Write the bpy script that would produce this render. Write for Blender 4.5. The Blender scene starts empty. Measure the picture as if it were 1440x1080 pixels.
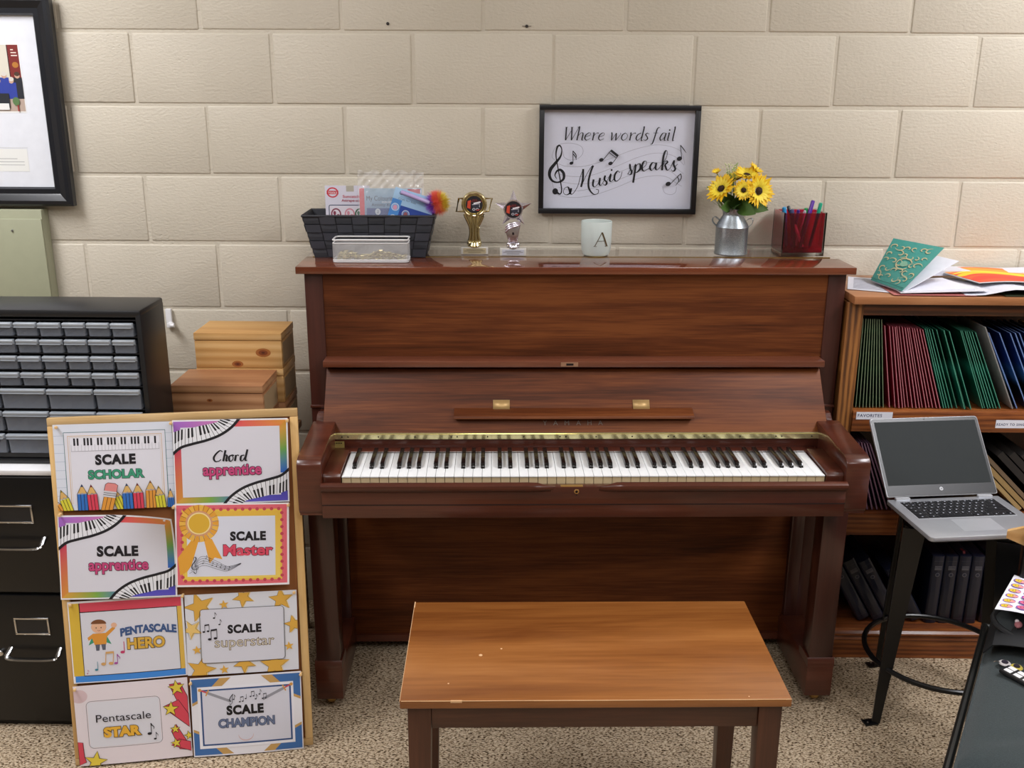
import bpy, bmesh, math, random
from mathutils import Vector, Matrix
C = bpy.data.collections.new('room'); bpy.context.scene.collection.children.link(C)
SC = bpy.context.scene
PI = math.pi
rnd = random.Random(7)

# ------------------------------------------------------------------ camera, world, lights, exposure
def srgb(*c):
    if len(c) == 1: c = c[0]
    if isinstance(c, str):
        c = c.lstrip('#'); c = [int(c[i:i+2], 16) for i in (0, 2, 4)]
    return tuple(((v/255)/12.92 if v/255 <= .04045 else (((v/255)+.055)/1.055)**2.4) for v in c)

def make_camera():
    p, yw, r, f = .2932, .0079, .0055, 1374.75
    cp, sp = math.cos(p), math.sin(p)
    F = Vector((-math.sin(yw)*cp, math.cos(yw)*cp, -sp)); R = Vector((math.cos(yw), math.sin(yw), 0)); U = R.cross(F)
    R2 = math.cos(r)*R + math.sin(r)*U; U2 = -math.sin(r)*R + math.cos(r)*U
    M = Matrix((R2, U2, -F)).transposed().to_4x4(); M.translation = (-.091, -2.972, 1.6744)
    cam = bpy.data.cameras.new('camera'); cam.sensor_width = 36; cam.lens = f/1440*36; cam.clip_start = .02
    o = bpy.data.objects.new('camera', cam); SC.collection.objects.link(o); o.matrix_world = M
    SC.camera = o
make_camera()
SC.view_settings.view_transform = 'Standard'; SC.view_settings.look = 'None'
SC.view_settings.exposure = 0.0; SC.view_settings.gamma = 1.0; SC.view_settings.use_curve_mapping = False
w = bpy.data.worlds.new('world'); SC.world = w; w.use_nodes = True
w.node_tree.nodes['Background'].inputs[0].default_value = (.9, .95, 1, 1)
w.node_tree.nodes['Background'].inputs[1].default_value = .12
# ceiling troffers (x, y, power): their frames are built with the ceiling
LIGHTS = [(-1.95, -1.15, 40), (2.05, -1.1, 48), (-1.5, -3.2, 17), (1.5, -3.2, 17), (0.0, -2.3, 10)]
CEIL = 2.75
for lx, ly, lp in LIGHTS:
    ld = bpy.data.lights.new('troffer_light', 'AREA'); ld.shape = 'RECTANGLE'; ld.size = .56; ld.size_y = 1.16
    ld.energy = lp; ld.color = (.985, .985, 1.03)
    lo = bpy.data.objects.new('troffer_light', ld); SC.collection.objects.link(lo); lo.location = (lx, ly, CEIL-.02)

# ------------------------------------------------------------------ node materials
def new_mat(name):
    m = bpy.data.materials.new(name); m.use_nodes = True
    nt = m.node_tree; return m, nt, nt.nodes['Principled BSDF']
def S(b, **k):
    for n, v in k.items():
        n = {'rough': 'Roughness', 'metal': 'Metallic', 'spec': 'Specular IOR Level', 'coat': 'Coat Weight', 'coatr': 'Coat Roughness',
             'trans': 'Transmission Weight', 'ior': 'IOR', 'alpha': 'Alpha', 'sheen': 'Sheen Weight', 'sss': 'Subsurface Weight'}[n]
        b.inputs[n].default_value = v
MC = {}
def mat(name, col, **k):
    if name in MC: return MC[name]
    m, nt, b = new_mat(name); c = srgb(col) if not isinstance(col[0], float) else col
    b.inputs['Base Color'].default_value = (*c, 1); k.setdefault('rough', .5); S(b, **k)
    # a little procedural unevenness in colour
    n = nt.nodes.new('ShaderNodeTexNoise'); n.inputs['Scale'].default_value = 35; n.inputs['Detail'].default_value = 3
    tc = nt.nodes.new('ShaderNodeTexCoord'); nt.links.new(tc.outputs['Object'], n.inputs['Vector'])
    mx = nt.nodes.new('ShaderNodeMix'); mx.data_type = 'RGBA'; mx.inputs[6].default_value = (*[v*.93 for v in c], 1); mx.inputs[7].default_value = (*[min(1, v*1.05) for v in c], 1)
    nt.links.new(n.outputs['Fac'], mx.inputs[0]); nt.links.new(mx.outputs[2], b.inputs['Base Color'])
    MC[name] = m; return m
def ramp(nt, stops):
    r = nt.nodes.new('ShaderNodeValToRGB'); e = r.color_ramp.elements
    while len(e) < len(stops): e.new(.5)
    for i, (p, c) in enumerate(stops): e[i].position = p; e[i].color = (*srgb(c), 1)
    return r
def wood(name, dark, mid, light, axis='x', freq=1.0, rough=.35, coat=.3, streak=1.0, rings=0.0, bump=.05, coatr=.12):
    if name in MC: return MC[name]
    m, nt, b = new_mat(name); L = nt.links.new
    tc = nt.nodes.new('ShaderNodeTexCoord'); mp = nt.nodes.new('ShaderNodeMapping')
    L(tc.outputs['Object'], mp.inputs['Vector'])
    big = 9*freq; sm = .9*freq
    mp.inputs['Scale'].default_value = {'x': (sm, big, big), 'y': (big, sm, big), 'z': (big, big, sm)}[axis]
    n1 = nt.nodes.new('ShaderNodeTexNoise'); n1.inputs['Scale'].default_value = 1.6; n1.inputs['Detail'].default_value = 5; n1.inputs['Roughness'].default_value = .6; n1.inputs['Distortion'].default_value = .5
    L(mp.outputs[0], n1.inputs['Vector'])
    mp2 = nt.nodes.new('ShaderNodeMapping'); L(tc.outputs['Object'], mp2.inputs['Vector'])
    f = 260*freq; g = 9*freq
    mp2.inputs['Scale'].default_value = {'x': (g, f, f), 'y': (f, g, f), 'z': (f, f, g)}[axis]
    n2 = nt.nodes.new('ShaderNodeTexNoise'); n2.inputs['Scale'].default_value = 1.0; n2.inputs['Detail'].default_value = 4
    L(mp2.outputs[0], n2.inputs['Vector'])
    fac = n1.outputs['Fac']
    if rings:
        wv = nt.nodes.new('ShaderNodeTexWave'); wv.wave_type = 'BANDS'; wv.bands_direction = {'x': 'Z', 'y': 'X', 'z': 'X'}[axis]
        wv.inputs['Scale'].default_value = 1.5; wv.inputs['Distortion'].default_value = 5; wv.inputs['Detail'].default_value = 3; wv.inputs['Detail Scale'].default_value = .8
        L(mp.outputs[0], wv.inputs['Vector'])
        mm = nt.nodes.new('ShaderNodeMix'); mm.data_type = 'FLOAT'; mm.inputs[0].default_value = rings
        L(n1.outputs['Fac'], mm.inputs[2]); L(wv.outputs['Fac'], mm.inputs[3]); fac = mm.outputs[0]
    ad = nt.nodes.new('ShaderNodeMath'); ad.operation = 'MULTIPLY_ADD'; ad.inputs[1].default_value = .42*streak
    L(n2.outputs['Fac'], ad.inputs[0]); L(fac, ad.inputs[2])
    sb = nt.nodes.new('ShaderNodeMath'); sb.operation = 'SUBTRACT'; sb.inputs[1].default_value = .21*streak; L(ad.outputs[0], sb.inputs[0])
    r = ramp(nt, [(.32, dark), (.5, mid), (.68, light)]); L(sb.outputs[0], r.inputs[0]); L(r.outputs[0], b.inputs['Base Color'])
    bp = nt.nodes.new('ShaderNodeBump'); bp.inputs['Strength'].default_value = bump; bp.inputs['Distance'].default_value = .001
    L(n2.outputs['Fac'], bp.inputs['Height']); L(bp.outputs[0], b.inputs['Normal'])
    S(b, rough=rough, coat=coat, coatr=coatr); MC[name] = m; return m
def m_print():
    if 'print' in MC: return MC['print']
    m, nt, b = new_mat('printed_paper'); a = nt.nodes.new('ShaderNodeAttribute'); a.attribute_name = 'Col'
    nt.links.new(a.outputs['Color'], b.inputs['Base Color']); S(b, rough=.55); MC['print'] = m; return m

# ------------------------------------------------------------------ mesh builder
def catmull(pts, n=6, closed=False):
    P = [Vector(p) for p in pts]; out = []; m = len(P)
    rng = range(m) if closed else range(m-1)
    for i in rng:
        p0 = P[(i-1) % m] if closed or i > 0 else P[i]*2-P[i+1]; p1 = P[i]; p2 = P[(i+1) % m]
        p3 = P[(i+2) % m] if closed or i+2 < m else P[i+1]*2-P[i]
        for k in range(n):
            t = k/n
            out.append(.5*((2*p1)+(-p0+p2)*t+(2*p0-5*p1+4*p2-p3)*t*t+(-p0+3*p1-3*p2+p3)*t**3))
    if not closed: out.append(P[-1].copy())
    return out
class MB:
    def __init__(s): s.bm = bmesh.new(); s.mats = []
    def mi(s, m):
        if m not in s.mats: s.mats.append(m)
        return s.mats.index(m)
    def merge(s, b2, m, M=None):
        if M is not None: bmesh.ops.transform(b2, matrix=M, verts=b2.verts)
        i = s.mi(m)
        for f in b2.faces: f.material_index = i
        me = bpy.data.meshes.new('t'); b2.to_mesh(me); b2.free(); s.bm.from_mesh(me); bpy.data.meshes.remove(me); return s
    def box(s, x0, x1, y0, y1, z0, z1, m, bev=0, M=None, seg=2):
        b = bmesh.new(); bmesh.ops.create_cube(b, size=1)
        for v in b.verts: v.co = Vector(((x0+x1)/2+v.co.x*(x1-x0), (y0+y1)/2+v.co.y*(y1-y0), (z0+z1)/2+v.co.z*(z1-z0)))
        if bev: bmesh.ops.bevel(b, geom=b.edges[:], offset=bev, segments=seg, affect='EDGES', profile=.5)
        return s.merge(b, m, M)
    def prism(s, poly, axis, a0, a1, m, bev=0, M=None, taper=None):
        b = bmesh.new()
        mk = {'x': lambda p, a: (a, p[0], p[1]), 'y': lambda p, a: (p[0], a, p[1]), 'z': lambda p, a: (p[0], p[1], a)}[axis]
        q = taper or poly
        A = [b.verts.new(mk(p, a0)) for p in poly]; B = [b.verts.new(mk(p, a1)) for p in q]; n = len(poly)
        b.faces.new(A); b.faces.new(B)
        for i in range(n): b.faces.new((A[i], A[(i+1) % n], B[(i+1) % n], B[i]))
        bmesh.ops.recalc_face_normals(b, faces=b.faces)
        if bev: bmesh.ops.bevel(b, geom=b.edges[:], offset=bev, segments=2, affect='EDGES', profile=.5)
        return s.merge(b, m, M)
    def lathe(s, prof, m, c=(0, 0, 0), seg=32, M=None, cap=True, fn=None):
        b = bmesh.new(); rings = []
        for r, z in prof:
            ring = []
            for k in range(seg):
                a = 2*PI*k/seg; rr = r*(fn(a, z) if fn else 1); ring.append(b.verts.new((c[0]+rr*math.cos(a), c[1]+rr*math.sin(a), c[2]+z)))
            rings.append(ring)
        for A, B in zip(rings, rings[1:]):
            for k in range(seg): b.faces.new((A[k], A[(k+1) % seg], B[(k+1) % seg], B[k]))
        if cap:
            if prof[0][0] > 1e-6: b.faces.new(rings[0][::-1])
            if prof[-1][0] > 1e-6: b.faces.new(rings[-1])
        bmesh.ops.remove_doubles(b, verts=b.verts, dist=1e-7)
        bmesh.ops.recalc_face_normals(b, faces=b.faces)
        return s.merge(b, m, M)
    def tube(s, pts, r, m, seg=8, closed=False, M=None, flat=1.0):
        b = bmesh.new(); P = [Vector(p) for p in pts]; n = len(P); rings = []
        up = Vector((0, 0, 1))
        for i in range(n):
            if closed: t = P[(i+1) % n]-P[i-1]
            else: t = P[min(i+1, n-1)]-P[max(i-1, 0)]
            t.normalize(); u = up if abs(t.dot(up)) < .95 else Vector((1, 0, 0))
            a = t.cross(u).normalized(); c = a.cross(t).normalized(); rr = r[i] if isinstance(r, (list, tuple)) else r
            rings.append([b.verts.new(P[i]+a*math.cos(2*PI*k/seg)*rr+c*math.sin(2*PI*k/seg)*rr*flat) for k in range(seg)])
        for i in range(n if closed else n-1):
            A, B = rings[i], rings[(i+1) % n]
            for k in range(seg): b.faces.new((A[k], A[(k+1) % seg], B[(k+1) % seg], B[k]))
        if not closed: b.faces.new(rings[0][::-1]); b.faces.new(rings[-1])
        bmesh.ops.recalc_face_normals(b, faces=b.faces)
        return s.merge(b, m, M)
    def ball(s, c, r, m, seg=16, sc=(1, 1, 1), M=None):
        b = bmesh.new(); bmesh.ops.create_uvsphere(b, u_segments=seg, v_segments=max(6, seg//2), radius=r)
        for v in b.verts: v.co = Vector((c[0]+v.co.x*sc[0], c[1]+v.co.y*sc[1], c[2]+v.co.z*sc[2]))
        return s.merge(b, m, M)
    def surf(s, fn, nu, nv, m, thick=0, M=None):
        b = bmesh.new(); V = [[b.verts.new(fn(i/nu, j/nv)) for j in range(nv+1)] for i in range(nu+1)]
        for i in range(nu):
            for j in range(nv): b.faces.new((V[i][j], V[i+1][j], V[i+1][j+1], V[i][j+1]))
        if thick:
            bmesh.ops.recalc_face_normals(b, faces=b.faces)
            bmesh.ops.solidify(b, geom=b.faces[:], thickness=thick)
        return s.merge(b, m, M)
    def faces(s, vs, fs, m, M=None):
        b = bmesh.new(); V = [b.verts.new(v) for v in vs]
        for f in fs: b.faces.new([V[i] for i in f])
        return s.merge(b, m, M)
    def obj(s, name, parent=None, loc=None, rot=None, angle=35):
        me = bpy.data.meshes.new(name); s.bm.to_mesh(me); s.bm.free()
        for m in s.mats: me.materials.append(m)
        for p in me.polygons: p.use_smooth = True
        me.set_sharp_from_angle(angle=math.radians(angle))
        o = bpy.data.objects.new(name, me); C.objects.link(o)
        if parent: o.parent = parent
        if loc is not None: o.location = loc
        if rot is not None: o.rotation_euler = rot
        return o
def tag(o, label, cat, group=None, kind=None):
    o['label'] = label; o['category'] = cat
    if group: o['group'] = group
    if kind: o['kind'] = kind
    return o
def thing(name, label, cat, loc=(0, 0, 0), rot=(0, 0, 0), group=None):
    o = bpy.data.objects.new(name, None); C.objects.link(o); o.empty_display_size = .05
    o.location = loc; o.rotation_euler = rot if isinstance(rot, tuple) else (0, 0, rot)
    return tag(o, label, cat, group)
def struct(mb, name, label=None):
    o = mb.obj(name); o['kind'] = 'structure'
    return o
def dup(root, loc=None, rot=None, label=None, group=None):
    r = root.copy(); C.objects.link(r)
    if loc is not None: r.location = loc
    if rot is not None: r.rotation_euler = rot if isinstance(rot, tuple) else (0, 0, rot)
    if label: r['label'] = label
    if group: r['group'] = group
    for ch in [c for c in C.objects if c.parent == root]:
        c = ch.copy(); C.objects.link(c); c.parent = r
        for g in [q for q in C.objects if q.parent == ch]:
            d = g.copy(); C.objects.link(d); d.parent = c
    return r
def plabel(o, text): o['label'] = text; return o

# ------------------------------------------------------------------ flat artwork (printed sheets, lettering)
TXT = {}
def text_polys(s, off=0.0, shear=0.0, space=1.0):
    key = (s, off, shear, space)
    if key not in TXT:
        cu = bpy.data.curves.new('t', 'FONT'); cu.body = s; cu.size = 1; cu.offset = off; cu.shear = shear; cu.space_character = space; cu.resolution_u = 4
        o = bpy.data.objects.new('t', cu); SC.collection.objects.link(o); bpy.context.view_layer.update()
        me = o.evaluated_get(bpy.context.evaluated_depsgraph_get()).to_mesh()
        V = [(v.co.x, v.co.y) for v in me.vertices]; F = [tuple(p.vertices) for p in me.polygons]
        bpy.data.objects.remove(o); bpy.data.curves.remove(cu); TXT[key] = (V, F)
    return TXT[key]
class Art:
    """flat printed artwork: polygons with a colour each, stacked in printing order"""
    EPS = .00007
    def __init__(s): s.items = []; s.layer = 0
    def add(s, V, F, cols, same=False):
        if not same: s.layer += 1
        s.items.append((V, F, cols, s.layer))
    def poly(s, pts, col, same=False): s.add([tuple(p[:2]) for p in pts], [tuple(range(len(pts)))], [srgb(col)]*len(pts), same)
    def rect(s, x0, y0, x1, y1, col, same=False): s.poly([(x0, y0), (x1, y0), (x1, y1), (x0, y1)], col, same)
    def grad(s, pts, cols, same=False): s.add(pts, [tuple(range(len(pts)))], [srgb(c) for c in cols], same)
    def ell(s, cx, cy, rx, ry, col, rot=0, n=28, same=False, a0=0, a1=2*PI):
        c, q = math.cos(rot), math.sin(rot)
        s.poly([(cx+rx*math.cos(a)*c-ry*math.sin(a)*q, cy+rx*math.cos(a)*q+ry*math.sin(a)*c) for a in [a0+(a1-a0)*k/n for k in range(n)]], col, same)
    def star(s, cx, cy, r, col, rot=0, inner=.42, line=None, lw=.03, same=False):
        pts = [(cx+(r if k % 2 == 0 else r*inner)*math.cos(rot+PI/2+k*PI/5), cy+(r if k % 2 == 0 else r*inner)*math.sin(rot+PI/2+k*PI/5)) for k in range(10)]
        s.poly(pts, col, same)
        if line: s.line(pts, lw, line, closed=True)
    def line(s, pts, w, col, closed=False, smooth=0, same=False):
        """ribbon; w a number or one width per point"""
        P = [Vector((p[0], p[1], (w[i] if isinstance(w, (list, tuple)) else w))) for i, p in enumerate(pts)]
        if smooth: P = catmull(P, smooth, closed)
        n = len(P); V = []
        for i in range(n):
            a = P[(i+1) % n] if closed or i < n-1 else P[i]; b = P[i-1] if closed or i > 0 else P[i]
            t = Vector((a.x-b.x, a.y-b.y)); t = t.normalized() if t.length > 1e-9 else Vector((1, 0)); h = max(P[i].z, 1e-5)/2
            V += [(P[i].x-t.y*h, P[i].y+t.x*h), (P[i].x+t.y*h, P[i].y-t.x*h)]
        F = [(2*i, 2*i+1, (2*i+3) % (2*n), (2*i+2) % (2*n)) for i in range(n if closed else n-1)]
        s.add(V, F, [srgb(col)]*len(V), same)
    def pen(s, pts, thick, thin, col, n=6, same=False, down=True):
        """pointed pen: thick where the stroke goes down, thin where it goes up"""
        P = catmull([(p[0], p[1], 0) for p in pts], n) if n else [Vector((p[0], p[1], 0)) for p in pts]
        W = []
        for i in range(len(P)):
            a = P[min(i+1, len(P)-1)]; b = P[max(i-1, 0)]; d = a-b; l = d.length or 1
            W.append(thin+(thick-thin)*max(0, (-d.y/l if down else abs(d.y)/l))**1.3)
        for k in (0, 1, 2): W = [(W[max(i-1, 0)]+W[i]+W[min(i+1, len(W)-1)])/3 for i in range(len(W))]
        s.line([(p.x, p.y) for p in P], W, col, same=same)
    def text(s, t, x, y, size, col, off=0.0, rot=0, shear=0.0, space=1.0, width=None, align='c', line=None, lw=.02, arc=0, sx=1.0):
        V, F = text_polys(t, off, shear, space)
        if not V: return
        xs = [v[0] for v in V]; x0, x1 = min(xs), max(xs); k = size if width is None else width/(x1-x0)
        kx = k*sx
        if width is not None: k = size
        if width is not None: kx = width/(x1-x0)
        ox = {'c': (x0+x1)/2, 'l': x0}[align]; c, q = math.cos(rot), math.sin(rot)
        def T(v):
            a, b = (v[0]-ox)*kx, v[1]*k
            if arc: b -= arc*a*a
            return (x+a*c-b*q, y+a*q+b*c)
        if line:
            V2, F2 = text_polys(t, off+lw, shear, space)
            s.add([T(v) for v in V2], F2, [srgb(line)]*len(V2))
        s.add([T(v) for v in V], F, [srgb(col)]*len(V))
    def rrect(s, x0, y0, x1, y1, r, w, col):
        pts = []
        for cx, cy, a in ((x1-r, y1-r, 0), (x0+r, y1-r, PI/2), (x0+r, y0+r, PI), (x1-r, y0+r, 1.5*PI)):
            pts += [(cx+r*math.cos(a+PI/2*k/5), cy+r*math.sin(a+PI/2*k/5)) for k in range(6)]
        s.line(pts, w, col, closed=True)
    def note(s, x, y, k, col='#17151f', kind=1, rot=0):
        c, q = math.cos(rot), math.sin(rot); T = lambda a, b: (x+k*(a*c-b*q), y+k*(a*q+b*c))
        s.poly([T(.17*math.cos(t)*1.15, .13*math.sin(t)) for t in [2*PI*j/14 for j in range(14)]], col)
        s.line([T(.16, 0), T(.16, 1)], .06*k, col)
        if kind == 1: s.line([T(.16, 1), T(.25, .8), T(.42, .62), T(.38, .4)], [.1*k, .1*k, .06*k, .03*k], col, smooth=4)
        if kind == 2:
            s.poly([T(.6+.17*math.cos(t)*1.15, .08+.13*math.sin(t)) for t in [2*PI*j/14 for j in range(14)]], col)
            s.line([T(.76, .08), T(.76, 1.08)], .06*k, col); s.line([T(.14, .98), T(.78, 1.06)], .18*k, col)
    def bake(s, mb, T, cut=None, span=None, clip=None, depth0=.0003):
        """adds the artwork to an MB whose faces carry colours; T(x, y, h) -> 3D point"""
        b = bmesh.new(); col = b.loops.layers.float_color.new('Col')
        for V, F, cols, ly in s.items:
            vs = [b.verts.new((v[0], v[1], ly*s.EPS+depth0)) for v in V]
            for f in F:
                if len(set(f)) < 3: continue
                try: fc = b.faces.new([vs[i] for i in f])
                except ValueError: continue
                for lp, i in zip(fc.loops, f): lp[col] = (*cols[i], 1)
        if clip:
            x0, y0, x1, y1 = clip
            for co, no in (((x0, 0, 0), (-1, 0, 0)), ((x1, 0, 0), (1, 0, 0)), ((0, y0, 0), (0, -1, 0)), ((0, y1, 0), (0, 1, 0))):
                bmesh.ops.bisect_plane(b, geom=b.verts[:]+b.edges[:]+b.faces[:], plane_co=co, plane_no=no, clear_outer=True)
        if cut:
            bmesh.ops.triangulate(b, faces=[f for f in b.faces if len(f.verts) > 4])
            x0, y0, x1, y1 = span
            k = x0+cut
            while k < x1: bmesh.ops.bisect_plane(b, geom=b.verts[:]+b.edges[:]+b.faces[:], plane_co=(k, 0, 0), plane_no=(1, 0, 0)); k += cut
            k = y0+cut
            while k < y1: bmesh.ops.bisect_plane(b, geom=b.verts[:]+b.edges[:]+b.faces[:], plane_co=(0, k, 0), plane_no=(0, 1, 0)); k += cut
        for f in b.faces:
            if f.normal.z < 0: f.normal_flip()
        for v in b.verts: v.co = Vector(T(v.co.x, v.co.y, v.co.z))
        i = mb.mi(m_print())
        for f in b.faces: f.material_index = i
        me = bpy.data.meshes.new('t'); b.to_mesh(me); b.free(); mb.bm.from_mesh(me); bpy.data.meshes.remove(me)
        return mb
# ------------------------------------------------------------------ materials
def m_wall():
    m, nt, b = new_mat('painted_block'); L = nt.links.new
    tc = nt.nodes.new('ShaderNodeTexCoord')
    n = nt.nodes.new('ShaderNodeTexNoise'); n.inputs['Scale'].default_value = 2.2; n.inputs['Detail'].default_value = 4; L(tc.outputs['Object'], n.inputs['Vector'])
    r = ramp(nt, [(.3, '#c9c1b0'), (.7, '#d3cbbb')]); L(n.outputs['Fac'], r.inputs[0]); L(r.outputs[0], b.inputs['Base Color'])
    mp = nt.nodes.new('ShaderNodeMapping'); mp.inputs['Scale'].default_value = (1, 1, 1.7); L(tc.outputs['Object'], mp.inputs['Vector'])
    n2 = nt.nodes.new('ShaderNodeTexNoise'); n2.inputs['Scale'].default_value = 95; n2.inputs['Detail'].default_value = 3; L(mp.outputs[0], n2.inputs['Vector'])
    v = nt.nodes.new('ShaderNodeTexVoronoi'); v.inputs['Scale'].default_value = 60; L(mp.outputs[0], v.inputs['Vector'])
    n3 = nt.nodes.new('ShaderNodeTexNoise'); n3.inputs['Scale'].default_value = 7; n3.inputs['Detail'].default_value = 2; L(tc.outputs['Object'], n3.inputs['Vector'])
    msk = nt.nodes.new('ShaderNodeMapRange'); msk.inputs[1].default_value = .5; msk.inputs[2].default_value = .75; L(n3.outputs['Fac'], msk.inputs[0])
    pit = nt.nodes.new('ShaderNodeMapRange'); pit.inputs[1].default_value = .0; pit.inputs[2].default_value = .28; pit.inputs[3].default_value = -1; pit.inputs[4].default_value = 0; L(v.outputs['Distance'], pit.inputs[0])
    mu = nt.nodes.new('ShaderNodeMath'); mu.operation = 'MULTIPLY'; L(pit.outputs[0], mu.inputs[0]); L(msk.outputs[0], mu.inputs[1])
    ad = nt.nodes.new('ShaderNodeMath'); ad.operation = 'MULTIPLY_ADD'; ad.inputs[1].default_value = .8; L(mu.outputs[0], ad.inputs[0]); L(n2.outputs['Fac'], ad.inputs[2])
    bp = nt.nodes.new('ShaderNodeBump'); bp.inputs['Strength'].default_value = .6; bp.inputs['Distance'].default_value = .0026; L(ad.outputs[0], bp.inputs['Height']); L(bp.outputs[0], b.inputs['Normal'])
    S(b, rough=.48, spec=.35); return m
def m_carpet():
    m, nt, b = new_mat('berber_carpet'); L = nt.links.new
    tc = nt.nodes.new('ShaderNodeTexCoord'); mp = nt.nodes.new('ShaderNodeMapping'); mp.inputs['Rotation'].default_value = (0, 0, .25); mp.inputs['Scale'].default_value = (.9, 1.7, 1); L(tc.outputs['Object'], mp.inputs['Vector'])
    nz = nt.nodes.new('ShaderNodeTexNoise'); nz.inputs['Scale'].default_value = 60; L(mp.outputs[0], nz.inputs['Vector'])
    mx = nt.nodes.new('ShaderNodeMix'); mx.data_type = 'RGBA'; mx.blend_type = 'LINEAR_LIGHT'; mx.inputs[0].default_value = .006; L(mp.outputs[0], mx.inputs[6]); L(nz.outputs['Color'], mx.inputs[7])
    v = nt.nodes.new('ShaderNodeTexNoise'); v.inputs['Scale'].default_value = 150; v.inputs['Detail'].default_value = 1.5; v.inputs['Roughness'].default_value = .6; L(mx.outputs[2], v.inputs['Vector'])
    r = ramp(nt, [(.36, '#3f2f1f'), (.43, '#857058'), (.50, '#b8a489'), (.68, '#d3c3aa')]); L(v.outputs['Fac'], r.inputs[0])
    big = nt.nodes.new('ShaderNodeTexNoise'); big.inputs['Scale'].default_value = 260; L(tc.outputs['Object'], big.inputs['Vector'])
    mu = nt.nodes.new('ShaderNodeMix'); mu.data_type = 'RGBA'; mu.blend_type = 'OVERLAY'; mu.inputs[0].default_value = .15; L(r.outputs[0], mu.inputs[6]); L(big.outputs['Fac'], mu.inputs[7])
    L(mu.outputs[2], b.inputs['Base Color'])
    bp = nt.nodes.new('ShaderNodeBump'); bp.inputs['Strength'].default_value = 1; bp.inputs['Distance'].default_value = .0035; L(v.outputs['Fac'], bp.inputs['Height']); L(bp.outputs[0], b.inputs['Normal'])
    S(b, rough=.95, spec=.1); return m
W_PANEL = wood('walnut_panel', '#44210e', '#5f3117', '#794421', 'x', .8, rough=.5, coat=.0, streak=1.1)
W_PANEL.node_tree.nodes['Principled BSDF'].inputs['Specular IOR Level'].default_value = .22
W_BODY = wood('walnut_body', '#401d14', '#502619', '#5e2f20', 'x', .7, rough=.3, coat=.35, streak=.8)
W_BODYV = wood('walnut_upright', '#341a14', '#40201a', '#4c271e', 'z', .7, rough=.3, coat=.35, streak=.7)
W_LID = wood('walnut_lid', '#5a2b1a', '#6d3620', '#7f4328', 'x', .7, rough=.13, coat=.9, streak=.6, coatr=.04)
W_BENCH = wood('bench_top_wood', '#74421d', '#8f5829', '#a66c38', 'x', .55, rough=.27, coat=.35, streak=.55, coatr=.2)
W_BLEG = wood('bench_leg_wood', '#3a1f14', '#4a291b', '#583322', 'z', .7, rough=.35, coat=.2)
W_BAPR = wood('bench_apron_wood', '#3a1f14', '#4a291b', '#583322', 'x', .7, rough=.35, coat=.2)
W_OAK = wood('oak_shelf', '#5a2d14', '#844822', '#a0602f', 'x', 1.5, rough=.4, coat=.15, rings=.2)
W_OAKV = wood('oak_stile', '#4f2e15', '#805026', '#9c6835', 'z', 1.6, rough=.4, coat=.15, rings=.3)
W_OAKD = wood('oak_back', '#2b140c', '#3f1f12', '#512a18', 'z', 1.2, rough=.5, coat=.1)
W_PINE = wood('pine_box', '#b98a50', '#cc9f62', '#d8b078', 'x', .9, rough=.55, coat=0, rings=.25, streak=.5)
W_CEDAR = wood('cedar_box', '#966440', '#ad7c54', '#bd8d64', 'x', .9, rough=.55, coat=0, rings=.3, streak=.5)
W_BIRCH = wood('board_frame_wood', '#b8945f', '#c9a774', '#d6b88a', 'x', 1, rough=.4, coat=.1, streak=.5)
M_WHITE = mat('white_paint', '#e8e8ea', rough=.4)
M_PAPER = mat('white_paper', '#d9dae4', rough=.6)
M_BLACKP = mat('black_plastic', '#1b1c1f', rough=.38)
M_BLACKM = mat('black_enamel', '#0b0c0e', rough=.3)
M_BRASS = mat('brass', '#d9bd6a', rough=.22, metal=1)
M_HINGE = mat('hinge_brass', '#fff4bc', rough=.1, metal=.85)
M_BRASSD = mat('aged_brass', '#c8a465', rough=.35, metal=.8)
M_CLIP = mat('clip_brass', '#c2a06a', rough=.45, metal=.4)
W_LIP = wood('walnut_lip_lit', '#5a3020', '#6e3d2a', '#7d4a34', 'x', .7, rough=.3, coat=.3, streak=.7)  # lighter walnut: light caught by the lip's front is painted into its colour
M_GOLD = mat('trophy_gold', '#d3c69a', rough=.22, metal=1)
M_SILVER = mat('trophy_silver', '#dcd8e2', rough=.24, metal=1)
M_CHROME = mat('chrome', '#d2d2d2', rough=.15, metal=1)
M_STEEL = mat('dull_steel', '#a8acb0', rough=.35, metal=1)
M_IVORY = mat('key_top', '#f6f9fb', rough=.18, coat=.4)
M_KEYFRONT = mat('key_front', '#d9c49b', rough=.4)
M_EBONY = mat('black_key', '#0e0d10', rough=.2, coat=.4)
M_FELT = mat('dark_felt', '#1b0f0d', rough=.95)
M_CORK = mat('cork', '#9a6236', rough=.9)

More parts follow.
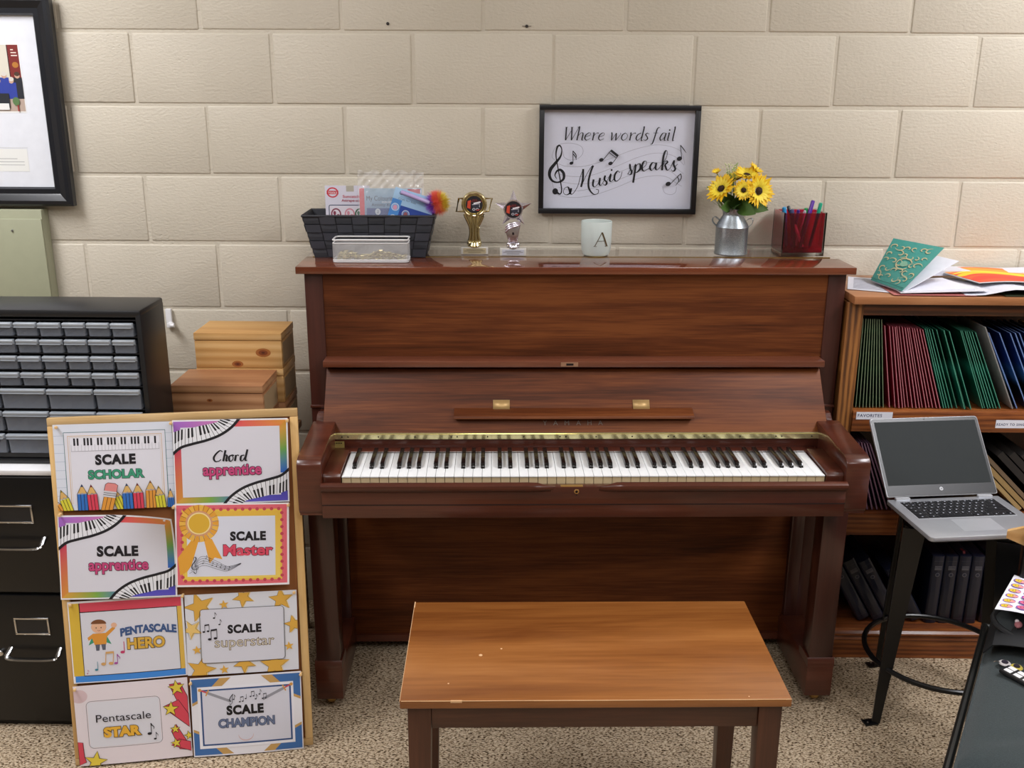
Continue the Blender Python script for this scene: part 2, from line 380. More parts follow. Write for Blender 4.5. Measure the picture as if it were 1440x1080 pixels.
# ------------------------------------------------------------------ the room
BK = .2032
def build_room():
    X0, X1, Y0 = -3.1, 3.0, -5.2
    mw = m_wall()
    mb = MB(); mb.box(X0, X1, 0.0032, .14, -.05, CEIL, mw)
    j = .0045; z = 0; row = 0
    while z < CEIL-.01:
        zt = min(z+BK, CEIL); off = BK if row % 2 == 1 else 0      # rows alternate by half a block
        # row 8 (1.626-1.829) has its joints at whole blocks from x = 0
        x = -8*2*BK + off - BK*2
        while x < X1:
            a, c = max(x, X0), min(x+2*BK, X1)
            if c-a > .02:
                dx = rnd.uniform(-.0018, .0018); dz = rnd.uniform(-.0012, .0012); d = rnd.uniform(-.0007, .0007)
                mb.box(a+j+dx, c-j+dx, d, .02, z+j+dz, zt-j+dz, mw, bev=.0042, seg=3)
            x += 2*BK
        z += BK; row += 1
    struct(mb, 'wall_back')
    plain = mat('painted_wall', '#93897a', rough=.6)
    mb = MB(); mb.box(X0-.12, X0, Y0, .14, -.05, CEIL, plain); struct(mb, 'wall_left')
    mb = MB(); mb.box(X1, X1+.12, Y0, .14, -.05, CEIL, plain); struct(mb, 'wall_right')
    mb = MB(); mb.box(X0-.12, X1+.12, Y0-.12, Y0, -.05, CEIL, plain); struct(mb, 'wall_front')
    mb = MB(); mb.box(X0-.12, X1+.12, Y0-.12, .14, -.06, 0, m_carpet()); struct(mb, 'floor')
    mb = MB(); mb.box(X0-.12, X1+.12, Y0-.12, .14, CEIL, CEIL+.1, mat('ceiling_tile', '#d9d9d6', rough=.8))
    struct(mb, 'ceiling')
    em, nt, b = new_mat('diffuser'); b.inputs['Emission Color'].default_value = (1, .97, .92, 1); b.inputs['Emission Strength'].default_value = 3.0; b.inputs['Base Color'].default_value = (.9, .9, .9, 1)
    where = ['left of the piano near the block wall', 'right of the piano near the block wall', 'behind the camera on the left', 'behind the camera on the right', 'over the bench in the middle of the ceiling']
    for (lx, ly, lp), wh in zip(LIGHTS, where):
        t = thing('ceiling_light', 'white recessed fluorescent ceiling light '+wh, 'light', (lx, ly, CEIL), group='ceiling lights')
        f = MB()
        for a in ((-.32, -.285, -.62, .62), (.285, .32, -.62, .62), (-.285, .285, -.62, -.585), (-.285, .285, .585, .62)): f.box(a[0], a[1], a[2], a[3], -.012, .0, M_WHITE)
        f.obj('light_frame', t)
        d = MB(); d.box(-.285, .285, -.585, .585, -.006, -.001, em); d.obj('diffuser', t)
    # two screw holes left in the wall
    for x, z, lab in ((-.4755+.0, 1.851, 'small dark empty screw hole in the wall, the left one above the piano'), (-.078, 1.846, 'small dark wall anchor with tiny pale wings, above the framed quotation')):
        t = MB(); t.lathe([(.0, 0), (.0045, 0), (.0045, .002), (.0035, .0025), (0, .0025)], mat('anchor_dark', '#2b2522', rough=.6), M=Matrix.Rotation(PI/2, 4, 'X'), seg=12)
        if x > -.3:
            for s in (-1, 1): t.box(min(s*.005, s*.013), max(s*.005, s*.013), -.0015, 0, -.001, .001, mat('anchor_pale', '#7c7468', rough=.6))
        tag(t.obj('wall_anchor', loc=(x, 0.0, z)), lab, 'wall anchor')
build_room()
# ------------------------------------------------------------------ the piano (local frame: x along it, y = 0 at the wall, -y to the room)
PX, PTH = .0557, .0298
def pw(x, y, z): return (PX+math.cos(PTH)*x-math.sin(PTH)*y, math.sin(PTH)*x+math.cos(PTH)*y, z)
def build_piano():
    P = thing('upright_piano', 'brown walnut upright piano with open fallboard, against the block wall', 'piano', (PX, 0, 0), PTH)
    # lid
    m = MB(); m.box(-.767, .767, -.33, -.027, 1.19, 1.21, W_LID, bev=.002); m.obj('lid', P)
    m = MB(); m.box(-.748, .748, -.1635, -.1585, 1.2095, 1.2108, M_BRASS); plabel(m.obj('lid_hinge', P), 'thin brass hinge strip along the lid')
    # sides
    for s in (-1, 1):
        m = MB(); a, b = sorted((s*.698, s*.748)); m.box(a, b, -.31, -.04, .04, 1.19, W_BODYV, bev=.003)
        a, b = sorted((s*.662, s*.70)); m.box(a, b, -.31, -.20, .04, .66, W_BODYV, bev=.002)
        a, b = sorted((s*.694, s*.7495)); m.box(a, b, -.316, -.30, .803, .811, W_BODY, bev=.002)
        m.obj('side_panel', P)
        # arm: rounded shoulder at the back, slope, square front
        pr = [(-.29, .64), (-.29, .80), (-.335, .80), (-.352, .806), (-.368, .804), (-.38, .795), (-.392, .789), (-.41, .792), (-.43, .803), (-.46, .803), (-.50, .8), (-.655, .79), (-.675, .785), (-.684, .775), (-.686, .762), (-.686, .652), (-.68, .641), (-.66, .636), (-.36, .636)]
        m = MB(); a, b = sorted((s*.66, s*.722)); m.prism(pr, 'x', a, b, W_BODY, bev=.003)
        m.obj('arm', P)
        # key block
        m = MB(); a, b = sorted((s*.6145, s*.6595))
        m.prism([(-.676, .72), (-.676, .738), (-.67, .746), (-.66, .748), (-.505, .748), (-.505, .72)], 'x', a, b, W_BODY, bev=.0015); m.obj('key_block', P)
        # leg, toe block
        m = MB(); a, b = sorted((s*.655, s*.722))
        m.box(a, b, -.578, -.515, .13, .66, W_BODYV, bev=.004)
        m.prism([(-.585, .125), (-.585, .14), (-.578, .15), (-.51, .15), (-.504, .14), (-.504, .125)], 'x', a-.004, b+.004, W_BODY)
        m.obj('leg', P)
        m = MB(); m.box(a-.004, b+.004, -.585, -.30, .03, .128, W_BODY, bev=.004); m.obj('toe_block', P)
        m = MB(); x = s*.69
        m.lathe([(0, -.011), (.02, -.011), (.024, -.006), (.024, .006), (.02, .011), (0, .011)], M_BRASSD, c=(0, 0, 0), seg=20, M=Matrix.Translation((x, -.545, .0235))@Matrix.Rotation(PI/2, 4, 'Y'))
        m.box(x-.016, x+.016, -.56, -.53, .026, .034, M_BRASSD); m.obj('caster', P)
    # panels
    m = MB(); m.box(-.6985, .6985, -.306, -.28, .94, 1.19, W_PANEL); m.box(-.6985, .6985, -.28, -.05, 1.15, 1.19, W_BODY); m.obj('upper_panel', P)
    m = MB(); m.box(-.664, .664, -.29, -.262, .05, .66, W_PANEL, bev=.002); m.box(-.66, .66, -.30, -.26, .04, .062, W_BODY); m.obj('lower_panel', P)
    m = MB(); m.box(-.72, .72, -.68, -.18, .637, .655, W_BODY); m.box(-.6145, .6145, -.67, -.3, .655, .70, M_FELT); m.obj('keybed', P)
    m = MB(); m.box(-.74, .74, -.26, -.03, .05, 1.18, M_FELT); m.obj('back_frame', P)
    # fallboard and its folded lip
    m = MB(); m.box(-.7, .694, -.360, -.300, .935, .953, W_LIP, bev=.002)
    m.obj('fallboard_lip', P)
    m = MB(); m.box(-.043, .005, -.3615, -.359, .938, .950, mat('clasp_plate', '#b78f74', rough=.35, metal=.5)); m.box(-.028, -.008, -.3622, -.3614, .941, .947, M_FELT)
    plabel(m.obj('lock_plate', P), 'small copper coloured lock plate on the lip')
    # slanted fallboard: face runs from (y -.345, z .915) to (-.455, .775)
    m = MB(); face = [(-.325, .927), (-.336, .926), (-.345, .918), (-.352, .908), (-.455, .777), (-.45, .765), (-.43, .765), (-.325, .90)]
    m.prism(face, 'x', -.694, .688, W_PANEL, bev=.0015); m.obj('fallboard', P)
    # music shelf, page clips
    def on(z): return -.352-(.908-z)*.103/.131                       # the face's y at height z
    m = MB(); sx0, sx1 = -.338, .319
    m.prism([(on(.83)+.004, .834), (on(.83)-.022, .826), (on(.83)-.034, .822), (on(.83)-.038, .815), (on(.83)-.03, .813), (on(.815)+.004, .813)], 'x', sx0, sx1, W_PANEL, bev=.001)
    m.obj('music_shelf', P)
    for x in (-.208, .178):
        m = MB(); m.faces([(x-.023, on(.829)-.002, .832), (x+.023, on(.829)-.002, .832), (x+.023, on(.853)-.002, .853), (x-.023, on(.853)-.002, .853)], [(0, 1, 2, 3)], M_CLIP)
        o = m.obj('page_clip', P); md = o.modifiers.new('t', 'SOLIDIFY'); md.thickness = .002
    # maker's name in spaced dull letters on the slanted board
    A = Art()
    for ch, x in zip('YAMAHA', (-.083, -.054, -.023, .009, .039, .069)): A.text(ch, x-.006, 0, .019, '#75695e', off=.0)
    m = MB(); nz = Vector((0, -.131, .103)).normalized(); u = Vector((0, .103, .131)).normalized(); o0 = Vector((0, on(.794), .794))+nz*.0003*0
    nrm = Vector((0, -.131, .103)).normalized()
    A.bake(m, lambda x, y, h: o0+Vector((x, 0, 0))+u*y+nrm*(h*1.5+.0006)); plabel(m.obj('maker_lettering', P), 'dull grey spaced capital letters')
    # long brass fallboard hinge and the strip below
    m = MB(); m.prism([(-.4535, .7775), (-.4645, .776), (-.4656, .763), (-.455, .762)], 'x', -.694, .688, M_HINGE)
    m.tube([(-.694, -.4605, .7775), (.688, -.4605, .7775)], .0024, M_HINGE)
    for k in range(14):
        for d in ((0,) if k % 3 else (0, .016)): m.lathe([(0, 0), (.0022, 0), (.0018, .0008), (0, .0008)], M_FELT, M=Matrix.Translation((-.64+k*.0985+d, -.4651, .7695))@Matrix.Rotation(PI/2, 4, 'X'), seg=8)
    plabel(m.obj('fallboard_hinge', P), 'long polished brass continuous hinge')
    m = MB(); m.box(-.694, .688, -.462, -.44, .728, .763, W_BODY, bev=.001); m.box(-.67, .655, -.504, -.46, .722, .738, W_BODY, bev=.003); m.box(-.612, .612, -.508, -.502, .733, .739, mat('red_felt', '#4a1d18', rough=.95)); m.obj('name_board', P)
    m = MB(); m.box(-.674, -.635, -.4635, -.4618, .738, .756, mat('gold_plate', '#d9c878', rough=.3, metal=.6)); A = Art()
    for k in range(5): A.rect(-.669+k*.006, .750, -.665+k*.006, .753, '#3a3020')
    A.bake(m, lambda x, y, h: (x, -.4637-h, y)); plabel(m.obj('serial_plate', P), 'small gold plate at the left end')
    # keys
    pitch = 1.225/52; x0 = -.6125
    first = None
    for i in range(52):
        if first is None:
            m = MB(); w = pitch-.0009
            m.box(.00045, .00045+w, -.6725, -.497, .7355, .739, M_IVORY, bev=.0008)
            m.box(.0007, w+.0002, -.6705, -.497, .714, .7356, M_KEYFRONT)
            o = m.obj('white_key', P); first = o
        else:
            o = first.copy(); C.objects.link(o); o.parent = P
        o.location = (x0+i*pitch, 0, 0)
    fb = None; names = 'ABCDEFG'
    offs = {'A': .0015, 'C': -.0018, 'D': .0018, 'F': -.002, 'G': 0}
    for i in range(51):
        n = names[i % 7]
        if n not in offs: continue
        if fb is None:
            m = MB(); hw = .0055
            m.prism([(-.622, .738), (-.619, .7445), (-.612, .7505), (-.60, .7515), (-.499, .7515), (-.499, .738)], 'x', -hw, hw, M_EBONY, bev=.0014)
            o = m.obj('black_key', P); fb = o
        else:
            o = fb.copy(); C.objects.link(o); o.parent = P
        o.location = (x0+(i+1)*pitch+offs[n], 0, 0)
    # key slip with carved recess in the middle
    m = MB(); m.box(-.66, .66, -.70, -.677, .637, .7205, W_BODY, bev=.002)
    for a, b, sg in ((-.66, -.075, 1), (.03, .66, -1)):
        pr = [(-.699, .708), (-.704, .709), (-.711, .715), (-.713, .721), (-.7115, .727), (-.706, .7315), (-.699, .7325), (-.693, .7305), (-.690, .725), (-.690, .708)]
        b2 = bmesh.new(); n = 26; V = []
        for k in range(n+1):
            t = k/n; x = a+(b-a)*t
            e = (1-t)*(b-a) if sg > 0 else t*(b-a)                    # distance from the inner end
            q = 1.0 if e > .055 else max(0.02, .5-.5*math.cos(PI*e/.055))
            V.append([b2.verts.new((x, -.699+(p[0]+.699)*q if p[0] < -.699 else p[0], .7195+(p[1]-.7195)*max(q, .12) if p[1] > .7195 else p[1])) for p in pr])
        for k in range(n):
            for i in range(len(pr)): b2.faces.new((V[k][i], V[k][(i+1) % len(pr)], V[k+1][(i+1) % len(pr)], V[k+1][i]))
        b2.faces.new(V[0]); b2.faces.new(V[-1]); bmesh.ops.recalc_face_normals(b2, faces=b2.faces); m.merge(b2, W_BODY)
    m.box(-.67+.01, .66, -.7012, -.699, .672, .674, M_FELT)
    m.obj('key_slip', P)
    m = MB(); m.box(-.062, -.006, -.6985, -.688, .7203, .7218, M_BRASSD); plabel(m.obj('inlay_strip', P), 'small brass inlay above the keyhole')
    m = MB(); m.lathe([(.0035, 0), (.0065, 0), (.006, .0012), (.0035, .0012)], M_BRASSD, M=Matrix.Translation((-.022, -.7003, .708))@Matrix.Rotation(PI/2, 4, 'X'), seg=20, cap=False)
    m.lathe([(0, 0), (.0036, 0), (.0036, .0006), (0, .0006)], M_FELT, M=Matrix.Translation((-.022, -.7003, .708))@Matrix.Rotation(PI/2, 4, 'X'), seg=14)
    m.box(-.0238, -.0202, -.7009, -.70, .698, .708, M_FELT); m.obj('keyhole', P)
    return P
build_piano()

# ------------------------------------------------------------------ the bench
def build_bench():
    B = thing('piano_bench', 'brown wooden piano bench with worn light front edge, before the piano', 'bench', (.0689, -1.2747, 0), .0259)
    m = MB(); m.box(-.395, .395, 0, .3949, .482, .5, W_BENCH, bev=.0015); worn = mat('worn_edge', '#e2b88a', rough=.6)
    x = -.392
    while x < .39:
        l = rnd.uniform(.03, .12); h = rnd.uniform(.0006, .0013); m.box(x, min(x+l, .394), -.0004, .0008, .5-h, .5003, worn); x += l
    m.box(-.293, -.27, -.0006, .002, .496, .5004, worn); m.box(-.3955, -.393, .37, .3955, .4985, .5004, worn); m.box(-.3954, -.3945, 0, .39, .4992, .5002, worn)
    for x, y, r in ((-.30, .06, .0018), (-.19, .19, .0022), (-.235, .165, .004), (.31, .01, .0015)): m.lathe([(0, .5001), (r, .5001), (r, .5004), (0, .5004)], worn, c=(x, y, 0), seg=9)
    m.obj('bench_top', B)
    for sx in (-1, 1):
        for sy, y in ((0, .012), (1, .335)):
            m = MB(); a = .381
            q0 = [(sx*a, y), (sx*(a-.048), y), (sx*(a-.048), y+.048), (sx*a, y+.048)]
            q1 = [(sx*a, y+(.0 if not sy else .012)), (sx*(a-.036), y+(.0 if not sy else .012)), (sx*(a-.036), y+.036+(.0 if not sy else .012)), (sx*a, y+.036+(.0 if not sy else .012))]
            m.prism(q0, 'z', .482, 0, W_BLEG, taper=q1, bev=.001); m.obj('leg', B)
    for y in (.016, .365):
        m = MB(); m.box(-.333, .333, y, y+.016, .425, .482, W_BAPR, bev=.001); m.obj('apron', B)
    for x in (-.375, .359):
        m = MB(); m.box(x, x+.016, .06, .335, .425, .482, wood('bench_side_wood', '#3a1f14', '#4a291b', '#583322', 'y', .7), bev=.001); m.obj('apron', B)
build_bench()
# ------------------------------------------------------------------ left side: file cabinet, organizer, pale cabinet, boxes, poster board
def build_left():
    T = thing('file_cabinet', 'black metal file cabinet with chrome handles, at the left edge behind the poster board', 'file cabinet', (-1.37, -.70, 0))
    m = MB(); m.box(-.19, .19, .012, .33, .0, .735, M_BLACKM, bev=.003); m.obj('cabinet_body', T)
    for k, (z0, z1) in enumerate(((.41, .733), (.02, .402))):
        m = MB(); m.box(-.186, .186, 0, .014, z0, z1, M_BLACKM, bev=.004)
        D = m.obj('drawer', T)
        zc = (.6335, .312)[k]
        m = MB()
        for a in ((-.046, .046, zc+.020, zc+.025), (-.046, .046, zc-.025, zc-.020), (-.046, -.041, zc-.02, zc+.02), (.041, .046, zc-.02, zc+.02)): m.box(a[0], a[1], -.004, .001, a[2], a[3], M_CHROME, bev=.001)
        m.box(-.041, .041, -.001, .0005, zc-.02, zc+.02, M_BLACKP); m.obj('label_holder', D)
        zh = zc-.078
        m = MB(); pts = catmull([(-.066, 0, zh+.012), (-.066, -.024, zh), (-.05, -.03, zh-.004), (0, -.031, zh-.005), (.05, -.03, zh-.004), (.066, -.024, zh), (.066, 0, zh+.012)], 5)
        m.tube(pts, .0075, M_CHROME, flat=.55); m.obj('handle', D)
    m = MB(); m.lathe([(0, 0), (.009, 0), (.009, .006), (.007, .008), (0, .008)], M_CHROME, M=Matrix.Translation((-.095, 0, .232))@Matrix.Rotation(PI/2, 4, 'X'), seg=16); m.obj('lock', T)
    m = MB(); m.box(-.068, -.045, -.0015, .001, .69, .697, M_STEEL); m.obj('badge', T)
    m = MB(); m.box(-.2, .178, 0, .32, 0, .014, M_WHITE, bev=.002)
    tag(m.obj('shelf_board', loc=(-1.37, -.694, .7355)), 'thin white board lying on top of the black file cabinet', 'board')
    # organizer with clear drawers
    T = thing('drawer_organizer', 'black plastic parts organizer with clear plastic drawers, on the black file cabinet', 'organizer', (-1.272, -.65, .7505))
    W, H, D = .51, .403, .16; sh = M_BLACKP
    m = MB(); t = .012
    prof = [(-W/2+.012, 0), (W/2-.012, 0), (W/2, .012), (W/2, H-.016), (W/2-.005, H-.005), (W/2-.016, H), (-W/2+.016, H), (-W/2+.005, H-.005), (-W/2, H-.016), (-W/2, .012)]
    m.box(-W/2, W/2, 0, D, H-.02, H, sh, bev=.006); m.box(-W/2, W/2, 0, D, 0, .012, sh, bev=.003)
    m.box(-W/2, -W/2+.014, 0, D, .006, H-.01, sh, bev=.004); m.box(W/2-.014, W/2, 0, D, .006, H-.01, sh, bev=.004)
    m.box(-W/2+.01, W/2-.01, D-.01, D-.004, .01, H-.01, sh)
    rows = [(k, .0425, 8) for k in range(4)]+[(k, .060, 4) for k in range(4, 7)]
    z = H-.026; cells = []
    for k, h, n in rows:
        z -= h; iw = W-.034
        m.box(-W/2+.01, W/2-.01, .008, D-.006, z+h-.003, z+h, sh)
        for c in range(n):
            x = -iw/2+c*iw/n; cells.append((x, z, iw/n, h, n))
            if c: m.box(x-.0015, x+.0015, .012, D-.006, z, z+h, sh)
    m.box(-W/2+.01, W/2-.01, .008, D-.006, z-.012, z, sh)
    m.obj('organizer_shell', T)
    clear, nt, b = new_mat('clear_drawer'); b.inputs['Base Color'].default_value = (*srgb('#9aa2b0'), 1); S(b, rough=.3, alpha=.3, spec=.6)
    rim, nt, b = new_mat('clear_rim'); b.inputs['Base Color'].default_value = (*srgb('#bcc4cd'), 1); S(b, rough=.25, alpha=.6)
    first = {}
    for x, z, w, h, n in cells:
        if n in first: o = first[n].copy(); C.objects.link(o); o.parent = T
        else:
            m = MB(); a, c = .003, w-.003; b0, b1 = .002, h-.006; y = .0
            m.prism([(a+.003, b0), (c-.003, b0), (c, b1-.012), (a, b1-.012)], 'y', .002, .004, clear)          # front face
            m.box(a+.002, c-.002, .004, .14, b0, b0+.0015, clear); m.box(a+.001, a+.0025, .004, .14, b0, b1-.006, clear); m.box(c-.0025, c-.001, .004, .14, b0, b1-.006, clear)
            # rounded pull lip leaning forward
            m.prism([(.004, b1-.014), (-.006, b1-.010), (-.009, b1-.003), (-.007, b1), (.004, b1)], 'x', a, c, rim, bev=.001)
            m.tube([(a, -.007, b1-.011), (c-.002, -.007, b1-.011)], .0012, rim, seg=6)
            if n == 4: m.box(w/2-.001, w/2+.001, .004, .13, b0+.002, b1-.02, clear)
            o = m.obj('drawer', T); first[n] = o
        o.location = (x, rnd.choice([0, 0, 0, -.002, .001]), z)
    # pale green metal panel box on the wall
    T = thing('metal_panel_box', 'pale grey green metal panel box on the wall beneath the large framed photograph', 'panel box', (-1.522, 0, .95))
    G = mat('pale_green_enamel', '#a3a58b', rough=.45)
    m = MB(); m.box(-.55, 0, -.045, -.001, .0, .372, G, bev=.002); m.obj('box_body', T)
    m = MB(); m.box(-.553, -.0, -.052, -.046, .0, .345, G, bev=.002); m.obj('box_cover', T)
    m = MB(); m.lathe([(0, 0), (.004, 0), (.003, .003), (0, .003)], M_STEEL, M=Matrix.Translation((-.09, -.052, .31))@Matrix.Rotation(PI/2, 4, 'X'), seg=12); m.obj('screw', T)
    # white bracket on the wall behind the organizer
    m = MB(); m.box(-.012, .006, -.012, 0, -.04, .02, M_WHITE, bev=.002); m.box(-.004, .012, -.03, -.01, -.036, -.02, M_WHITE, bev=.003); m.lathe([(0, 0), (.007, 0), (.007, .012), (0, .014)], M_WHITE, M=Matrix.Translation((.006, -.026, -.028))@Matrix.Rotation(PI/2, 4, 'Y'), seg=12)
    tag(m.obj('wall_bracket', loc=(-1.18, -.002, .995)), 'small white bracket with a round knob on the block wall, behind the organizer', 'bracket')
    # wooden boxes
    side = mat('box_side_panel', '#a48a66', rough=.8)
    def box(loc, W, wd, dp, h, lab, rot=0, knots=()):
        T = thing('wooden_box', lab, 'box', loc, rot, 'wooden boxes stacked left of the piano')
        m = MB(); m.box(-wd/2, wd/2, 0, dp, 0, h-.022, W, bev=.0012)
        for x, z, r in knots:
            for q, colr in ((1, '#a0602c'), (.6, '#7a3c18'), (.3, '#54230e')):
                m.lathe([(0, 0), (r*q, 0), (0, .0001+.0002*(1-q))], mat('knot_'+colr[1:], colr, rough=.6), M=Matrix.Translation((x, -.0001-.0002*(1-q), z))@Matrix.Diagonal((1.35, 1, .8, 1))@Matrix.Rotation(PI/2, 4, 'X'), seg=18)
        m.obj('box_body', T)
        m = MB(); m.box(-wd/2-.001, wd/2+.001, -.001, dp+.001, h-.0205, h, W, bev=.0012); m.obj('box_lid', T)
        m = MB(); m.box(wd/2-.001, wd/2+.0012, .012, dp-.012, .01, h-.03, side); m.obj('side_inlay', T)
        return T
    z = .5
    lo = [('lowest but one', W_CEDAR), ('', W_CEDAR)]
    box((-.888, -.30, .9085), W_PINE, .246, .15, .1025, 'light pine box with two dark knots, topmost of the rear stack left of the piano', knots=((.07, .046, .016), (-.005, .012, .012)))
    box((-.888, -.30, .8075), W_PINE, .246, .15, .100, 'pine box directly under the topmost pine box of the rear stack')
    box((-.888, -.30, .7065), W_CEDAR, .246, .15, .100, 'reddish box in the rear stack below two pine boxes')
    box((-.907, -.465, .8045), W_CEDAR, .248, .16, .1015, 'reddish cedar box topmost of the front stack, just behind the poster board', knots=((-.02, .06, .006),))
    box((-.907, -.465, .7035), W_CEDAR, .248, .16, .100, 'reddish box under the cedar box of the front stack, behind the poster board')
    T = thing('side_table', 'small plain wooden table under the stacked boxes, behind the poster board', 'table', (-.897, -.31, 0))
    m = MB(); m.box(-.14, .14, -.16, .165, .682, .7025, W_CEDAR, bev=.002); m.obj('table_top', T)
    for sx in (-1, 1):
        for y in (-.15, .125): m = MB(); m.box(min(sx*.13, sx*.1), max(sx*.13, sx*.1), y, y+.03, 0, .682, W_CEDAR); m.obj('leg', T)
build_left()

# ------------------------------------------------------------------ large framed photograph at the left edge
def build_wall_frames():
    # frame opening seen: outer right edge x -1.42, bottom z 1.335
    T = thing('framed_photograph', 'large black framed photograph with wide white mat, cut by the left edge of the picture', 'framed photo', (-1.425, -.016, 1.332))
    W, H = .62, .59; fm = mat('black_frame', '#10141c', rough=.35, coat=.2)
    m = MB()
    prof = [(0, 0), (0, -.022), (.006, -.028), (.016, -.03), (.03, -.024), (.036, -.02), (.05, -.02), (.055, -.012), (.055, 0)]   # (inwards, y)
    for k in range(4):
        # mitred sides
        c0, c1 = [((-W, 0), (0, 0)), ((0, 0), (0, H)), ((0, H), (-W, H)), ((-W, H), (-W, 0))][k]
        d = Vector((c1[0]-c0[0], c1[1]-c0[1])).normalized(); nrm = Vector((-d.y, d.x))
        A = [Vector((c0[0], c0[1]))+nrm*p[0]+d*p[0] for p in prof]; B = [Vector((c1[0], c1[1]))+nrm*p[0]-d*p[0] for p in prof]
        vs = [(a.x, p[1], a.y) for a, p in zip(A, prof)]+[(b.x, p[1], b.y) for b, p in zip(B, prof)]; n = len(prof)
        m.faces(vs, [(i, (i+1) % n, n+(i+1) % n, n+i) for i in range(n)], fm)
    m.obj('frame', T, angle=25)
    m = MB(); m.box(-W+.05, -.05, -.006, -.003, .05, H-.05, mat('mat_board', '#e4e7ee', rough=.7)); m.obj('mat_board', T)
    A = Art(); px1 = -.113; px0 = px1-.26; z0, z1 = .272, .456
    A.rect(px0-.004, z0-.004, px1+.002, z1+.003, '#f4f4f2'); A.rect(px0, z0, px1, z1, '#d9d4c4'); A.rect(px1-.03, z0+.03, px1, z1, '#7c2420'); A.rect(px1-.033, z0+.03, px1-.03, z1, '#3b1a1a')
    A.rect(px0, z0, px1, z0+.045, '#b9a496')
    for k in range(3): A.rect(px1-.022, z1-.015-k*.008, px1-.022+(.008, .016, .018)[k], z1-.012-k*.008, '#e9dcd0')
    A.ell(px1-.013, z1-.055, .009, .008, '#b5762f')
    for k in range(12):
        x = px1-.012-k*.019; zz = z0+.10-(k % 2)*.014
        A.rect(x-.013, z0+.035, x+.013, zz-.006, '#2c3f9c' if k % 4 else '#22242e'); A.ell(x, zz, .0075, .0085, '#c9a38c'); A.ell(x, zz+.004, .008, .006, '#d8d2c8' if k % 3 else '#4a3426')
    A.rect(px1-.12, z0+.01, px1-.042, z0+.05, '#20242c'); A.rect(px1-.085, z0+.004, px1-.045, z0+.022, '#e6e6e4'); A.ell(px1-.023, z0+.028, .01, .012, '#5a7a4a'); A.rect(px1-.021, z0, px1-.017, z0+.018, '#9c3a34')
    m = MB(); A.bake(m, lambda x, y, h: (x, -.0062-h, y)); m.obj('photo_print', T)
    A = Art(); A.rect(-.36, .10, -.125, .165, '#e9eae6')
    for k in range(3): A.rect(-.34, .118+k*.009, -.137-(.02 if k == 2 else 0), .1195+k*.009, '#a4a6a8')
    A.rect(-.40, .168, -.122, .1688, '#c9c9c4'); m = MB(); A.bake(m, lambda x, y, h: (x, -.0062-h, y)); m.obj('caption_plate', T)
    # framed quotation above the piano
    g = thing('framed_quotation', 'black framed print reading Where words fail Music speaks, above the piano', 'framed print', (.196, -.004, 1.318))
    W, H, D = .469, .313, .022; fb = mat('thin_black_frame', '#121318', rough=.35)
    m = MB(); t = .0145
    for a in ((-W/2, W/2, 0, t), (-W/2, W/2, H-t, H), (-W/2, -W/2+t, t, H-t), (W/2-t, W/2, t, H-t)): m.box(a[0], a[1], -D, 0, a[2], a[3], fb, bev=.0008)
    m.obj('frame', g)
    A = Art()
    # zoomed pixel -> frame plane (outer corners of the frame in the zoom)
    c = {'tl': (95, 85), 'tr': (1350, 95), 'bl': (80, 955), 'br': (1290, 960)}
    def Z(p):
        x, y = p[0], p[1]; v = (y-88)/(957-88)
        xl = 95+(80-95)*v; xr = 1350+(1290-1350)*v; u = (x-xl)/(xr-xl); v = (y-(85+10*u))/((955+5*u)-(85+10*u))
        return ((u-.5)*W, H*(1-v))
    K = W/1232; ink = '#14141d'; gray = '#a3a5b4'
    A.rect(-W/2+.014, .014, W/2-.014, H-.014, '#d9dcec')
    zl = lambda pts: [Z(p) for p in pts]
    for L in ([(240, 555), (300, 575), (400, 578), (500, 560), (650, 510), (800, 450), (950, 410), (1050, 405), (1150, 430), (1200, 470), (1222, 560)],
              [(215, 625), (290, 650), (400, 658), (520, 640), (700, 570), (850, 505), (980, 470), (1080, 475), (1150, 500), (1215, 565)],
              [(250, 700), (400, 718), (560, 690), (760, 600), (900, 550), (1020, 545), (1130, 575), (1210, 635)],
              [(240, 745), (320, 768), (420, 770), (600, 725), (760, 660), (900, 605), (1010, 590), (1110, 615), (1190, 690)],
              [(185, 690), (205, 760), (240, 810), (360, 828), (520, 805), (700, 740), (850, 675), (980, 650), (1080, 660), (1160, 715), (1195, 735)],
              [(215, 530), (190, 490), (230, 410), (320, 388), (410, 410), (432, 460), (395, 510), (330, 525), (285, 500), (275, 455)],
              [(1045, 735), (1060, 785), (1105, 803), (1145, 785), (1155, 740)]): A.line(zl(L), 2.6*K, gray, smooth=8)
    # clef, traced with its own widths
    cl = [(222, 783, 18), (250, 800, 10), (263, 770, 9), (255, 700, 9), (236, 590, 8), (221, 490, 9), (230, 425, 14), (250, 408, 12), (266, 440, 8), (256, 495, 14), (215, 550, 22), (178, 600, 26), (170, 650, 22), (192, 692, 16), (235, 704, 12), (276, 680, 18), (280, 635, 22), (255, 603, 18), (226, 615, 14), (212, 648, 8), (226, 676, 4)]
    A.line([(*Z(q), ) for q in cl], [q[2]*K for q in cl], ink, smooth=8); A.ell(*Z((213, 778)), 22*K, 24*K, ink)
    th, tn = 15*K, 4*K
